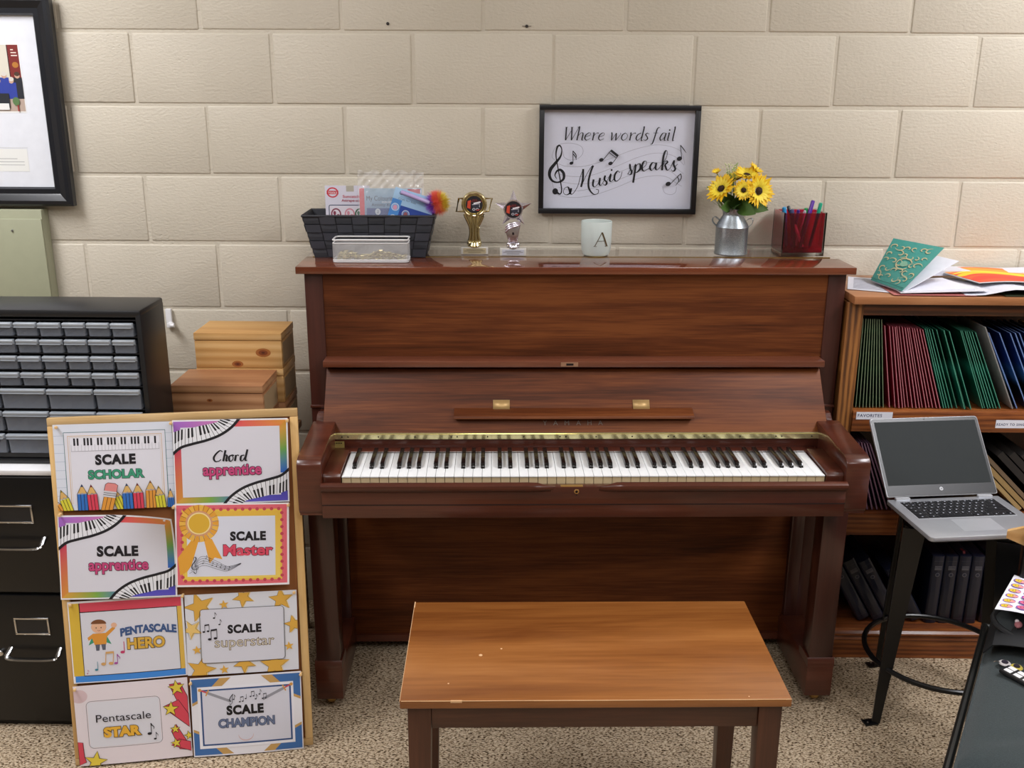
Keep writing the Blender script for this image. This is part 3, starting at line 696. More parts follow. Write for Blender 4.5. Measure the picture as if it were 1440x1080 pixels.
    for st in ([(338, 752), (328, 790), (300, 806), (278, 790), (285, 755), (312, 742), (325, 772), (332, 797), (352, 795), (388, 735), (412, 650), (432, 596)], [(432, 596), (428, 680), (414, 742)], [(414, 742), (458, 640), (494, 580), (510, 568)],
               [(510, 568), (490, 620), (472, 700), (478, 760), (512, 801), (545, 792), (548, 765), (528, 760)],
               [(512, 680), (506, 725), (520, 741), (545, 715), (562, 668)], [(562, 668), (556, 715), (568, 728), (590, 695)], [(590, 695), (603, 648), (596, 680), (614, 705), (602, 727), (584, 714)],
               [(612, 700), (645, 635), (637, 685), (650, 697), (672, 670)], [(716, 625), (700, 612), (678, 640), (674, 680), (692, 695), (720, 665), (734, 618)],
               [(775, 640), (800, 592), (795, 556), (797, 590), (808, 620), (797, 641), (778, 634)], [(805, 632), (838, 558), (832, 620), (818, 706)], [(818, 706), (832, 620), (850, 562), (873, 556), (874, 592), (848, 622), (834, 615)],
               [(870, 608), (918, 565), (922, 535), (900, 540), (888, 585), (903, 612), (948, 585)], [(992, 550), (970, 545), (950, 580), (963, 607), (992, 570), (1000, 545)], [(1000, 545), (993, 590), (1008, 602), (1035, 570)],
               [(1035, 570), (1075, 510), (1086, 462), (1073, 450), (1055, 500), (1043, 606)], [(1046, 575), (1072, 532), (1087, 540), (1066, 562)], [(1066, 562), (1082, 604), (1105, 592)], [(1105, 592), (1136, 528), (1134, 560), (1146, 594), (1130, 614), (1112, 600)], [(1136, 585), (1165, 555)]):
        A.pen(zl(st), th, tn, ink, n=7)
    A.ell(*Z((652, 604)), 7*K, 7*K, ink)
    # upper line: pointed-pen italic letters, x-height 1
    G = {'W': [[(0, 1.72), (.22, 0)], [(.22, 0), (.82, 1.5)], [(.72, 1.72), (.98, 0)], [(.98, 0), (1.62, 1.72)], [(-.14, 1.72), (.16, 1.72)], [(.56, 1.72), (.9, 1.72)], [(1.44, 1.72), (1.76, 1.72)]],
         'h': [[(.02, 1.72), (.12, 1.7), (.1, 0)], [(.1, .45), (.3, .9), (.52, 1), (.6, .8)], [(.6, .8), (.58, .1), (.72, .02)]],
         'e': [[(.12, .5), (.52, .68), (.5, .96), (.34, 1)], [(.34, 1), (.1, .7), (.06, .25), (.26, 0)], [(.26, 0), (.6, .25)]],
         'r': [[(0, .94), (.1, .98), (.1, 0)], [(.1, .5), (.3, .9), (.48, 1), (.52, .9)]],
         'w': [[(-.03, .95), (.07, .98), (.16, 0)], [(.16, 0), (.5, .95)], [(.5, .98), (.58, 0)], [(.58, 0), (.94, .8), (.9, 1)]],
         'o': [[(.36, 1), (.1, .72), (.07, .25), (.28, 0)], [(.28, 0), (.55, .25), (.6, .7), (.36, 1)]],
         'd': [[(.45, 1), (.14, .74), (.06, .25), (.22, 0)], [(.22, 0), (.5, .35), (.6, .8)], [(.56, 1.72), (.66, 1.72), (.6, .1), (.74, .04)]],
         's': [[(.5, .85), (.3, 1)], [(.3, 1), (.14, .8), (.32, .5), (.4, .22), (.22, 0)], [(.22, 0), (0, .14)]],
         'f': [[(.56, 1.62), (.42, 1.74), (.28, 1.5)], [(.28, 1.5), (.16, .2), (.06, -.4), (-.12, -.5)], [(0, 1), (.46, 1)]],
         'a': [[(.52, 1), (.24, .95), (.06, .35), (.18, 0)], [(.18, 0), (.44, .35), (.58, 1)], [(.58, 1), (.52, .1), (.68, .05)]],
         'i': [[(.0, .94), (.1, 1), (.06, .1), (.2, .04)]], 'l': [[(.0, 1.7), (.1, 1.72), (.07, .1), (.22, .04)]]}
    sh = .2; u = 60
    for ch, x in (('W', 283), ('h', 376), ('e', 438), ('r', 498), ('e', 545), ('w', 640), ('o', 722), ('r', 786), ('d', 836), ('s', 898), ('f', 968), ('a', 1020), ('i', 1082), ('l', 1120)):
        yb = 366+(x-275)*.004
        for st in G[ch]:
            A.pen([Z((x+(q[0]*(1 if ch == 'W' else 1.3)+sh*q[1])*u, yb-q[1]*u)) for q in st], 10*K, 3.4*K, ink, n=(0 if ch in 'Ww' and len(st) == 2 else 7))
    A.ell(*Z((1105, 286)), 6*K, 6*K, ink)
    def nt_(hx, hy, r, st, fl=()):
        A.ell(*Z((hx, hy)), r*1.15*K, r*.9*K, ink, rot=.3); A.line([Z((hx+r*.95, hy)), Z(st)], 5*K, ink)
        for f in fl: A.line([Z(q) for q in f], [6*K, 7*K, 3*K], ink, smooth=4)
    nt_(340, 548, 13, (352, 450), [[(352, 450), (375, 480), (380, 505)], [(350, 470), (372, 498), (378, 522)]])
    nt_(1178, 512, 18, (1187, 405), [[(1187, 405), (1210, 435), (1230, 465)]])
    nt_(572, 522, 15, (648, 445)); nt_(643, 550, 15, (700, 492)); A.poly(zl([(640, 452), (652, 438), (708, 484), (696, 500)]), ink); A.line(zl([(634, 464), (690, 508)]), 5*K, ink)
    nt_(1088, 715, 18, (1186, 632), [[(1186, 632), (1190, 665), (1172, 700)], [(1160, 655), (1170, 690), (1145, 728)]]); A.line(zl([(1158, 658), (1186, 632)]), 6*K, ink)
    m = MB(); A.bake(m, lambda x, y, h: (x, -.0035-h, y)); m.obj('print', g)
    gl, nt, b = new_mat('frame_glass'); S(b, rough=.02, trans=1, ior=1.02, spec=.3, alpha=.12)
    m = MB(); m.box(-W/2+.01, W/2-.01, -.0095, -.0085, .01, H-.01, gl); m.obj('glass', g)
build_wall_frames()
# ------------------------------------------------------------------ poster board leaning in front, with eight printed sheets and push pins
BB = Vector((-1.225, -.857, .001))
BR_ = Vector((.98724, .1592, -.00195)).normalized(); BU = Vector((-.02209, .14911, .98857)).normalized(); BN = BR_.cross(BU)      # BN points to the camera
BMAT = Matrix((BR_, BU, BN)).transposed().to_4x4(); BMAT.translation = BB
def place_board(o, u, v, h=0, rot=0):
    o.matrix_world = BMAT@Matrix.Translation((u, v, h))@Matrix.Rotation(rot, 4, 'Z')
def build_board():
    T = thing('poster_board', 'light wood framed cork board leaning left of the piano, covered with eight posters', 'board')
    place_board(T, 0, 0)
    W, H = .60, .908; fw = .02
    m = MB(); m.box(.006, W-.006, .006, H-.006, -.012, -.004, M_CORK); m.obj('cork_panel', T)
    V = wood('board_frame_upright', '#c79a5c', '#d8ae70', '#e3bf85', 'y', 1, rough=.4, coat=.1, streak=.5)
    for a, mt in (((0, W, 0, fw), W_BIRCH), ((0, W, H-fw, H), W_BIRCH), ((0, fw, fw, H-fw), V), ((W-fw, W, fw, H-fw), V)):
        m = MB(); m.box(a[0], a[1], a[2], a[3], -.014, .0035, mt, bev=.002); m.obj('frame_rail', T)
    return T
build_board()
PAPER = dict()
def sheet(name_label, A, u, v, rot, h, bend, w=.279, hh=.2157, border='#f2f2f6', shape=None):
    """one letter-size sheet; art drawn in inches 11 x 8.5 with the origin at the lower left"""
    k = .0254
    def T(x, y, z):
        X, Y = x*k, y*k
        return (X-w/2, Y-hh/2, z+bend(X/w, Y/hh))
    m = MB(); b = MB()
    Sx, Sy = 28, 22
    m.surf(lambda s, t: T(s*11, t*8.5, 0), Sx, Sy, M_PAPER, thick=-.00025)
    A.bake(m, T, cut=.5, span=(0, 0, 11, 8.5), clip=(0, 0, 11, 8.5), depth0=.0007)
    o = m.obj('poster', angle=80); place_board(o, u, v, h, rot)
    tag(o, name_label, 'poster', 'letter size posters on the board')
    return o
def bg(A, c): A.rect(0, 0, 11, 8.5, c)
def scale_word(A, x, y, s, col='#15131c'):
    A.text('SCALE', x, y, s, col, off=.055, space=1.12, width=s*2.9)
def kb_ribbon(A, flip=False):
    """piano keys flowing along an S curve in the upper left (or, flipped, lower right) corner"""
    f = (lambda x, y: (11-x, 8.5-y)) if flip else (lambda x, y: (x, y))
    low = [(-.2, 5.0), (.7, 5.75), (1.8, 6.1), (3.2, 6.45), (4.5, 6.95), (5.6, 7.7), (6.4, 8.6)]
    up = [(-.2, 7.2), (.8, 7.55), (1.8, 7.72), (2.9, 7.95), (3.7, 8.1), (4.4, 8.35), (4.9, 8.9)]
    P = catmull([(*a, 0) for a in low], 8); Q = catmull([(*a, 0) for a in up], 8)
    pts = [f(p.x, p.y) for p in P]+[f(q.x, q.y) for q in reversed(Q)]
    A.poly(pts, '#eceef5')
    n = len(P)-1
    def at(L, t): i = min(int(t*n), n-1); fr = t*n-i; return L[i].lerp(L[i+1], fr)
    K = 19
    for j in range(K):
        t = (j+.5)/K; a, b = at(P, t), at(Q, t)
        A.line([f(a.x, a.y), f(b.x, b.y)], .045, '#2a2a33', same=(j > 0))
    first = True
    for j in range(K):
        if j % 7 in (0, 4): continue
        t = (j+.5)/K; dt = .014; q = .42
        a0, a1 = at(P, t-dt).lerp(at(Q, t-dt), q), at(P, t+dt).lerp(at(Q, t+dt), q); b0, b1 = at(Q, t-dt), at(Q, t+dt)
        A.poly([f(a0.x, a0.y), f(a1.x, a1.y), f(b1.x, b1.y), f(b0.x, b0.y)], '#1b1b22', same=not first); first = False
    A.line([f(p.x, p.y) for p in P], .26, '#14141c')
def apprentice(word, wordfn):
    A = Art(); bg(A, '#f0f0f5')
    L, Bm, R, Tp = .0, .15, 10.75, 8.35
    for pts, cs in ((((.1, .15), (.75, .7), (.75, 5.9), (.1, 5.9)), ('#d98b3e', '#d9953e', '#cf3f66', '#c9305c')),
                    (((.1, .15), (3.4, .15), (3.4, .75), (.75, .75)), ('#dba43f', '#7fae4a', '#7fae4a', '#d8a246')),
                    (((3.4, .15), (6.6, .15), (6.6, .75), (3.4, .75)), ('#7fae4a', '#2f6fd0', '#2f6fd0', '#7fae4a')),
                    (((5.6, 7.75), (10.2, 7.75), (10.85, 8.35), (5.6, 8.35)), ('#e8566a', '#e58a4a', '#e09a3a', '#e0405a')),
                    (((10.2, 5.4), (10.85, 5.4), (10.85, 8.35), (10.2, 7.75)), ('#6fa04a', '#5f9a4a', '#e09a3a', '#df9a44')),
                    (((10.2, 3.0), (10.85, 3.0), (10.85, 5.4), (10.2, 5.4)), ('#2a64c8', '#2a64c8', '#5f9a4a', '#6fa04a')),
                    (((.1, 6.8), (5.2, 8.0), (5.2, 8.35), (.1, 8.35)), ('#9c5fc0', '#d890c0', '#d87fb8', '#a86fd0')),
                    (((6.0, .15), (10.85, .15), (10.85, 1.5), (7.0, .4)), ('#6a5fd0', '#5a50c0', '#4a46b0', '#4a50c8'))):
        A.grad(list(pts), cs)
    A.poly([(.75, .75), (10.2, .75), (10.2, 7.75), (.75, 7.75)], '#dddde8')
    kb_ribbon(A); kb_ribbon(A, True)
    wordfn(A)
    A.text('apprentice', 5.55, 2.95, 1.55, '#c8487e', off=.03, line='#2b1c2a', lw=.035, width=5.6)
    return A
def build_posters():
    # 1 SCALE SCHOLAR
    A = Art(); bg(A, '#dde3f0')
    for k in range(9): A.line([(0, .6+k*.85), (11, .6+k*.85)], .03, '#9fb0c8', same=k > 0)
    A.rect(.95, .55, 10.3, 7.75, '#e3e3ee'); A.line([(.95, .5), (.95, 7.7), (10.35, 7.7), (10.35, .5)], .07, '#2f6e74')
    A.line([(1.3, .6), (1.3, 7.35), (10.0, 7.35), (10.0, .6)], .06, '#d8b277'); A.line([(1.45, .6), (1.45, 7.2), (9.85, 7.2), (9.85, .6)], .03, '#e0c8a0')
    A.rect(1.55, 5.85, 9.75, 7.15, '#e9e9f3'); A.line([(1.55, 5.85), (9.75, 5.85)], .03, '#8a8a99')
    for k in range(27): A.line([(1.6+k*.312, 5.85), (1.6+k*.312, 6.5)], .022, '#9a9aa8', same=k > 0)
    first = True
    for k in range(26):
        if k % 7 in (2, 6): continue
        x = 1.9+k*.312
        if x > 9.5: break
        A.rect(x-.085, 6.4, x+.085, 7.12, '#191520', same=not first); first = False
    scale_word(A, 5.6, 4.5, 1.3)
    A.text('SCHOLAR', 5.6, 3.1, 1.15, '#3d9a78', off=.04, line='#1f3a34', lw=.035, width=5.2)
    cs = {'y': ('#d9d03c', '#8a7a10'), 'b': ('#2f6fc0', '#123a70'), 'r': ('#d84058', '#7a1428'), 'o': ('#e0983a', '#8a5010')}
    def pencil(x, w, top, c, rot=0):
        col, dk = cs[c]; q, s_ = math.cos(rot), math.sin(rot); T = lambda a, b: (x+a*q+b*s_, b*q-a*s_)
        A.poly([T(-w/2, -.8), T(w/2, -.8), T(w/2, top-1.0), T(-w/2, top-1.0)], col)
        A.poly([T(-w/2, top-1.0), T(-w/3, top-.85), T(-w/6, top-.95), T(0, top-.82), T(w/6, top-.95), T(w/3, top-.85), T(w/2, top-1.0), T(0, top)], '#dcb36c')
        A.poly([T(-w*.13, top-.27), T(w*.13, top-.27), T(0, top)], dk)
        for d in (-w/2, -w/6, w/6, w/2): A.line([T(d, -.8), T(d, top-.98)], .045, '#1f1a20')
        A.line([T(-w/2, top-1.0), T(0, top), T(w/2, top-1.0)], .05, '#1f1a20')
    pencil(.1, .9, 1.6, 'o', -.5); pencil(1.0, .9, 2.2, 'y', -.3); pencil(2.35, .95, 2.6, 'b'); pencil(3.35, .95, 2.55, 'r', -.06)
    pencil(6.0, .85, 2.3, 'y', -.35); pencil(6.6, .95, 2.55, 'b', -.03); pencil(7.6, .95, 2.55, 'r', -.03); pencil(8.75, .95, 2.75, 'o'); pencil(9.7, .9, 2.2, 'y', -.1); pencil(10.6, .6, 1.9, 'b')
    A.poly([(4.0, -.2), (5.1, -.2), (5.6, 1.6), (4.5, 1.8)], '#e0983a')
    for d in (0, .36, .73, 1.1): A.line([(4.0+d, -.2), (4.5+d, 1.75-d*.15)], .045, '#1f1a20')
    A.poly([(4.3, 1.35), (5.45, 1.15), (5.6, 1.75), (4.45, 1.95)], '#cfd0d8'); A.line([(4.35, 1.55), (5.5, 1.35)], .05, '#2a2a30'); A.line([(4.4, 1.75), (5.55, 1.55)], .05, '#2a2a30')
    A.poly([(4.45, 1.95), (5.6, 1.75), (5.75, 2.4), (5.5, 2.6), (4.85, 2.7), (4.6, 2.55)], '#e08a88')
    A.line([(4.45, 1.95), (4.6, 2.55), (4.85, 2.7), (5.5, 2.6), (5.75, 2.4), (5.6, 1.75)], .05, '#2a1a1c')
    sheet('poster reading SCALE SCHOLAR above coloured pencils, at the top left of the board', A, .152, .782, math.radians(-.6), .004, lambda s, t: .004*math.sin(PI*s)*(1-t)+.001)
    # 2 Chord apprentice
    def chord(A):
        u = .62
        G = [[(1.5, 1.55), (1.1, 1.75), (.45, 1.2), (.1, .55), (.35, .02), (.95, .1), (1.2, .35)], [(1.95, 1.8), (1.55, .02)], [(1.6, .5), (1.95, 1.0), (2.15, .85), (2.0, .1), (2.25, .15)],
             [(2.95, 1.0), (2.5, .75), (2.5, .12), (2.8, .02), (3.1, .5), (2.95, 1.0), (3.25, .9)], [(3.55, 1.0), (3.35, .02)], [(3.42, .5), (3.7, .95), (4.0, .9)],
             [(4.85, .95), (4.35, .8), (4.25, .15), (4.55, .05), (4.95, .7)], [(5.35, 1.85), (5.0, .5), (4.98, .1), (5.25, .1)]]
        for st in G: A.pen([(3.75+q[0]*u, 4.3+q[1]*u*1.0) for q in st], .2, .09, '#15131c')
    A = apprentice('Chord', chord)
    sheet('rainbow bordered poster reading Chord apprentice, at the top right of the board', A, .433, .781, math.radians(-1.3), .0085, lambda s, t: .003*math.sin(PI*s)*(1-t)+.002*(1-s)**2+.001)
    # 3 Scale apprentice, a corner curling forward
    A = apprentice('SCALE', lambda A: scale_word(A, 5.5, 4.4, 1.35))
    sheet('rainbow bordered poster reading SCALE apprentice with a curled corner, second row left', A, .145, .552, math.radians(-2.2), .0105, lambda s, t: .004*math.sin(PI*s)*(1-t)+.03*max(0, s-.35)**2*(t)**3*4+.001)
    # 4 Scale Master
    A = Art(); bg(A, '#f4f0f2'); A.rect(.15, .2, 10.8, 8.35, '#e56a78'); A.rect(.65, .6, 10.3, 7.9, '#ecc34c')
    first = True
    for k in range(14):
        for x, y in ((.9+k*.7, .6), (.9+k*.7, 7.9)): A.ell(x, y, .17, .17, '#c84858', n=12, same=not first); first = False
    for k in range(10):
        for x, y in ((.65, 1.0+k*.72), (10.3, 1.0+k*.72)): A.ell(x, y, .17, .17, '#c84858', n=12, same=True)
    A.grad([(.85, .8), (10.1, .8), (10.1, 7.7), (.85, 7.7)], ['#f0cf58', '#f2d468', '#e8bc48', '#e6b948'])
    A.rect(1.1, 1.05, 9.65, 7.2, '#dfe2f0')
    A.poly([(.2, 3.0), (1.6, 4.9), (2.3, 5.0), (1.5, 2.2), (1.1, 1.6), (.4, 1.2)], '#eaa83c'); A.poly([(2.7, 5.0), (3.5, 4.9), (4.5, 2.8), (3.75, 3.0), (3.25, 2.4)], '#eba93e')
    for k in range(22):
        a = 2*PI*k/22; q = .25*PI/11*2.6; r1 = 1.9
        A.poly([(2.3+1.1*math.cos(a-.1), 6.5+1.1*math.sin(a-.1)), (2.3+r1*math.cos(a-.125), 6.5+r1*math.sin(a-.125)), (2.3+r1*math.cos(a+.125), 6.5+r1*math.sin(a+.125)), (2.3+1.1*math.cos(a+.1), 6.5+1.1*math.sin(a+.1))], '#f0bc50' if k % 2 else '#e8a63c', same=k > 0)
        A.line([(2.3+1.1*math.cos(a+.14), 6.5+1.1*math.sin(a+.14)), (2.3+r1*math.cos(a+.14), 6.5+r1*math.sin(a+.14))], .05, '#b87424', same=True)
    A.ell(2.3, 6.5, 1.3, 1.3, '#d9a07a'); A.ell(2.3, 6.5, 1.12, 1.12, '#f6e3a4'); A.ell(2.3, 6.5, 1.0, 1.0, '#e0b23a')
    scale_word(A, 7.0, 4.75, 1.2); A.text('Master', 7.0, 3.2, 1.55, '#e04c66', off=.03, line='#23141c', lw=.03, width=4.8)
    for j in range(5): A.line([(1.3+j*.15, 1.4+j*.28), (2.6, 2.2+j*.24), (4.0, 1.8+j*.2), (5.0, 1.6+j*.12), (6.3, 2.3+j*.02)], .03, '#4a4a55', smooth=6, same=j > 0)
    for x, y in ((2.6, 2.4), (2.9, 2.9), (3.5, 2.2), (3.9, 2.1), (4.3, 2.0), (4.7, 1.8), (5.1, 1.75), (3.2, 2.7)): A.note(x, y, .35, '#2a2a35')
    A.pen([(1.7, 1.6), (1.9, 1.4), (2.0, 1.8), (1.75, 2.9), (1.9, 3.1), (1.95, 2.8), (1.6, 2.3), (1.6, 1.9), (2.1, 1.85), (2.1, 2.2), (1.8, 2.15)], .1, .04, '#22222c')
    sheet('red and yellow poster with a ribbon rosette reading SCALE Master, second row right', A, .425, .567, math.radians(-2.4), .0165, lambda s, t: .003*math.sin(PI*s)*(1-t)+.001)
    # 5 Pentascale hero: the figure stays a plain caped child
    A = Art(); bg(A, '#f2f2f8'); A.rect(.1, .75, 1.1, 8.3, '#dcb840'); A.rect(1.1, 7.35, 10.8, 8.3, '#d84a5e'); A.rect(.2, .1, 10.8, .75, '#3f8be0'); A.rect(10.35, .75, 10.8, 7.35, '#e0b850'); A.rect(1.1, .75, 10.35, 7.35, '#dcdde8')
    A.line([(1.1, 8.3), (1.1, .75), (10.35, .75), (10.35, 7.35), (1.1, 7.35)], .09, '#201a22')
    A.poly([(1.7, 3.9), (2.2, 5.0), (3.4, 5.0), (3.9, 3.9), (3.2, 4.2), (2.3, 4.2)], '#3d9a78')
    A.poly([(2.2, 5.1), (3.4, 5.1), (4.2, 5.75), (4.35, 5.5), (3.5, 4.7), (3.4, 3.9), (2.3, 3.9), (2.1, 4.6), (1.75, 4.4), (1.65, 4.7)], '#e0983a'); A.poly([(2.35, 3.95), (2.8, 3.95), (2.7, 3.3), (2.4, 3.3)], '#5a5f70'); A.poly([(2.9, 3.95), (3.35, 3.95), (3.3, 3.35), (3.0, 3.35)], '#5a5f70')
    A.ell(2.8, 5.75, .72, .62, '#e8b898'); A.ell(2.8, 6.05, .74, .48, '#7a4a2a', a0=0, a1=PI); A.ell(4.25, 5.85, .28, .26, '#e8b898'); A.ell(2.55, 5.68, .05, .07, '#2a1a18'); A.ell(3.02, 5.68, .05, .07, '#2a1a18', same=True); A.line([(2.65, 5.42), (2.8, 5.36), (2.95, 5.42)], .04, '#8a3a30')
    A.text('PENTASCALE', 7.5, 4.9, 1.1, '#3d5a8c', off=.05, width=5.4, arc=.035); A.text('HERO', 7.2, 3.3, 1.5, '#dcae45', off=.04, line='#3a2a10', lw=.035, width=3.6)
    A.note(4.9, 3.0, 1.1, '#c8386a', 0); A.note(4.2, 1.9, .95, '#a850a0'); A.note(3.0, 1.9, 1.2, '#d8a868', 2, rot=-.1); A.note(2.3, 1.35, .85, '#3f8aa0', 0); A.note(1.4, 1.0, .4, '#b85a80')
    sheet('poster reading PENTASCALE HERO with a small caped child, third row left', A, .153, .332, math.radians(.1), .0045, lambda s, t: .004*math.sin(PI*s)*(1-t)+.001)
    # 6 Scale superstar
    A = Art(); bg(A, '#dfe1ea'); g, gl = '#e0ad48', '#5a4a30'
    for x, y, r, ro in ((1.4, 7.2, 1.6, .3), (5.7, 8.0, 1.1, .5), (9.4, 7.6, 1.25, .05), (.5, 4.9, 1.1, .5), (10.6, 4.9, 1.0, .2), (1.3, .6, 1.5, -.25), (5.6, 1.1, 1.15, .6), (8.6, .7, 1.5, .0)): A.star(x+.12, y-.02, r, '#ecc878', ro); A.star(x, y, r, g, ro, line=gl, lw=.04)
    for x, y in ((3.8, 7.35), (1.0, 2.7), (10.1, 2.6), (3.6, .5)): A.star(x, y, .5, g, .1)
    A.poly([(1.5, 1.3), (9.6, 1.3), (9.6, 6.9), (1.5, 6.9)], '#d9dae6'); A.rrect(1.4, 1.25, 9.7, 6.95, .4, .05, '#4a4438')
    scale_word(A, 5.75, 4.35, 1.15); A.text('superstar', 5.7, 2.9, 1.5, '#e3dcc8', off=-.012, line='#5a4432', lw=.036, width=5.8)
    A.note(2.8, 6.0, .6); A.note(3.3, 5.3, .55); A.note(1.75, 4.6, .7, kind=2); A.note(2.3, 3.8, .95, kind=2)
    sheet('white poster with gold stars reading SCALE superstar, third row right', A, .435, .329, math.radians(-1.0), .0085, lambda s, t: .003*math.sin(PI*s)*(1-t)+.001)
    # 7 Pentascale star
    A = Art(); bg(A, '#e8dfe6'); A.ell(.5, 7.4, .8, .7, '#d9c0c6'); A.poly([(1.2, 1.9), (8.1, 1.9), (8.1, 6.7), (1.2, 6.7)], '#dfe0ea'); A.rrect(1.1, 1.8, 8.2, 6.8, .5, .05, '#8a8890')
    for st in (((9.2, 7.9), (9.3, 7.6), (10.9, 3.3), (10.9, 6.5), (10.3, 8.0)), ((8.5, 5.6), (9.0, 5.0), (10.9, 3.2), (10.9, 4.6), (10.0, 6.2)), ((9.1, 2.9), (9.6, 3.6), (10.9, 1.0), (10.9, .7), (9.8, .9)), ((9.0, 1.4), (10.9, .6), (10.9, 1.6), (9.8, 2.0)), ((0, .1), (0, 2.6), (.5, 2.5), (.55, 1.0), (.7, .4))): A.poly(st, '#d8485a'); A.line(list(st), .06, '#3a1420', closed=True)
    for x, y, r, ro in ((9.9, 7.5, .85, .1), (9.2, 5.3, .8, -.1), (9.5, 3.1, .5, 0), (9.5, 1.6, .55, .15), (10.8, 2.3, .5, .2), (1.6, .4, 1.15, -.2)): A.star(x, y, r, '#e6cf48', ro, line='#2a2018', lw=.07)
    A.text('Pentascale', 4.6, 4.55, 1.15, '#1c1a22', off=.0, width=5.3); A.text('STAR', 4.4, 2.95, 1.35, '#eab43c', off=.06, line='#4a3210', lw=.04, width=3.6); A.note(7.0, 2.9, 1.1); A.note(7.5, 2.3, .7)
    sheet('pale pink poster with red shooting stars reading Pentascale STAR, bottom row left', A, .152, .1115, math.radians(.4), .010, lambda s, t: .003*math.sin(PI*s)*(1-t)+.001)
    # 8 Scale champion
    A = Art(); bg(A, '#ececf4'); bl, tn = '#3f6fae', '#c8a060'
    for sx in (0, 1):
        for sy in (0, 1):
            f = lambda x, y: (11-x if sx else x, 8.5-y if sy else y)
            A.poly([f(*p) for p in ((.1, .15), (4.0, .15), (3.0, 1.1), (.9, 1.1), (.9, 2.6), (.1, 3.0))], tn); A.poly([f(*p) for p in ((.1, .15), (2.9, .15), (2.0, 1.1), (.9, 1.1), (.9, 2.3), (.1, 2.7))], bl)
    A.rect(.65, .85, 10.2, 7.5, '#f0f0f8'); A.rect(.95, 1.15, 9.95, 7.2, '#2f4f86'); A.rect(1.12, 1.32, 9.78, 7.03, '#dadbe8')
    for a, b in (((.9, 7.2), (3.9, 5.8)), ((10.0, 7.2), (7.1, 5.8))):
        d = Vector(b)-Vector(a); d.normalize(); q = Vector(a)+d*.8; A.line([tuple(q), b], .28, '#9a9ba6'); A.line([a, tuple(q)], .16, '#d05060'); nn = Vector((-d.y, d.x)); A.line([tuple(q+nn*.35), tuple(q-nn*.35)], .13, '#d9a050'); A.ell(a[0], a[1], .17, .17, '#d9a050', n=12)
    A.text('SCALE', 5.3, 4.4, 1.3, '#0f0d14', off=.055, space=1.12, width=3.7); A.text('CHAMPION', 5.4, 3.05, 1.25, '#6a7898', off=.03, line='#2a3350', lw=.035, width=5.6)
    for k, (x, y, kd) in enumerate(((4.2, 6.0, 1), (4.8, 5.7, 2), (5.4, 6.0, 0), (5.9, 6.2, 2), (6.4, 5.9, 1), (6.8, 6.4, 1), (7.1, 5.9, 2))): A.note(x, y, .5, '#2a2a35', kd)
    A.pen([(3.8, 5.6), (3.9, 5.5), (4.05, 5.7), (4.1, 6.4), (4.2, 6.6), (4.0, 6.4), (3.8, 6.0), (3.95, 5.8)], .09, .05, '#2a2a35')
    A.line([(4.7+.75*math.cos(a)+.6, 2.2+.65*math.sin(a)) for a in [PI*1.0+k*PI/12 for k in range(13)]], [.02+.05*math.sin(PI*k/12) for k in range(13)], '#d8a8a0')
    sheet('blue cornered poster with two swords reading SCALE CHAMPION, bottom row right', A, .437, .1085, math.radians(-.5), .014, lambda s, t: .003*math.sin(PI*s)*(1-t)+.001)
    # push pins
    pin = mat('pin_wood', '#e3bd86', rough=.4, coat=.2)
    def pin_mesh():
        m = MB(); m.lathe([(0, -.004), (.0035, -.004), (.0035, -.003), (.0022, -.001), (.0022, .004), (.0036, .006), (.0042, .009), (.0034, .0115), (0, .0125)], pin, seg=14); return m
    first = None
    for u, v, h, wh in ((.024, .886, .009, 'top left corner of the SCALE SCHOLAR poster'), (.294, .886, .0165, 'top left corner of the Chord apprentice poster'), (.575, .880, .0145, 'top right corner of the Chord apprentice poster'),
                        (.017, .668, .0165, 'top left corner of the SCALE apprentice poster'), (.288, .674, .0215, 'top left corner of the SCALE Master poster'), (.568, .664, .0215, 'top right corner of the SCALE Master poster'),
                        (.022, .434, .0095, 'top left corner of the PENTASCALE HERO poster'), (.294, .440, .0145, 'top left corner of the SCALE superstar poster'), (.571, .430, .0145, 'top right corner of the SCALE superstar poster'),
                        (.018, .2125, .0155, 'top left corner of the Pentascale STAR poster'), (.301, .2075, .0205, 'top left corner of the SCALE CHAMPION poster'), (.578, .209, .0205, 'top right corner of the SCALE CHAMPION poster')):
        if first is None: o = first = pin_mesh().obj('push_pin')
        else: o = first.copy(); C.objects.link(o)
        place_board(o, u, v, h-.0045); tag(o, 'small wooden push pin at the '+wh, 'push pin', 'wooden push pins on the board')
build_posters()
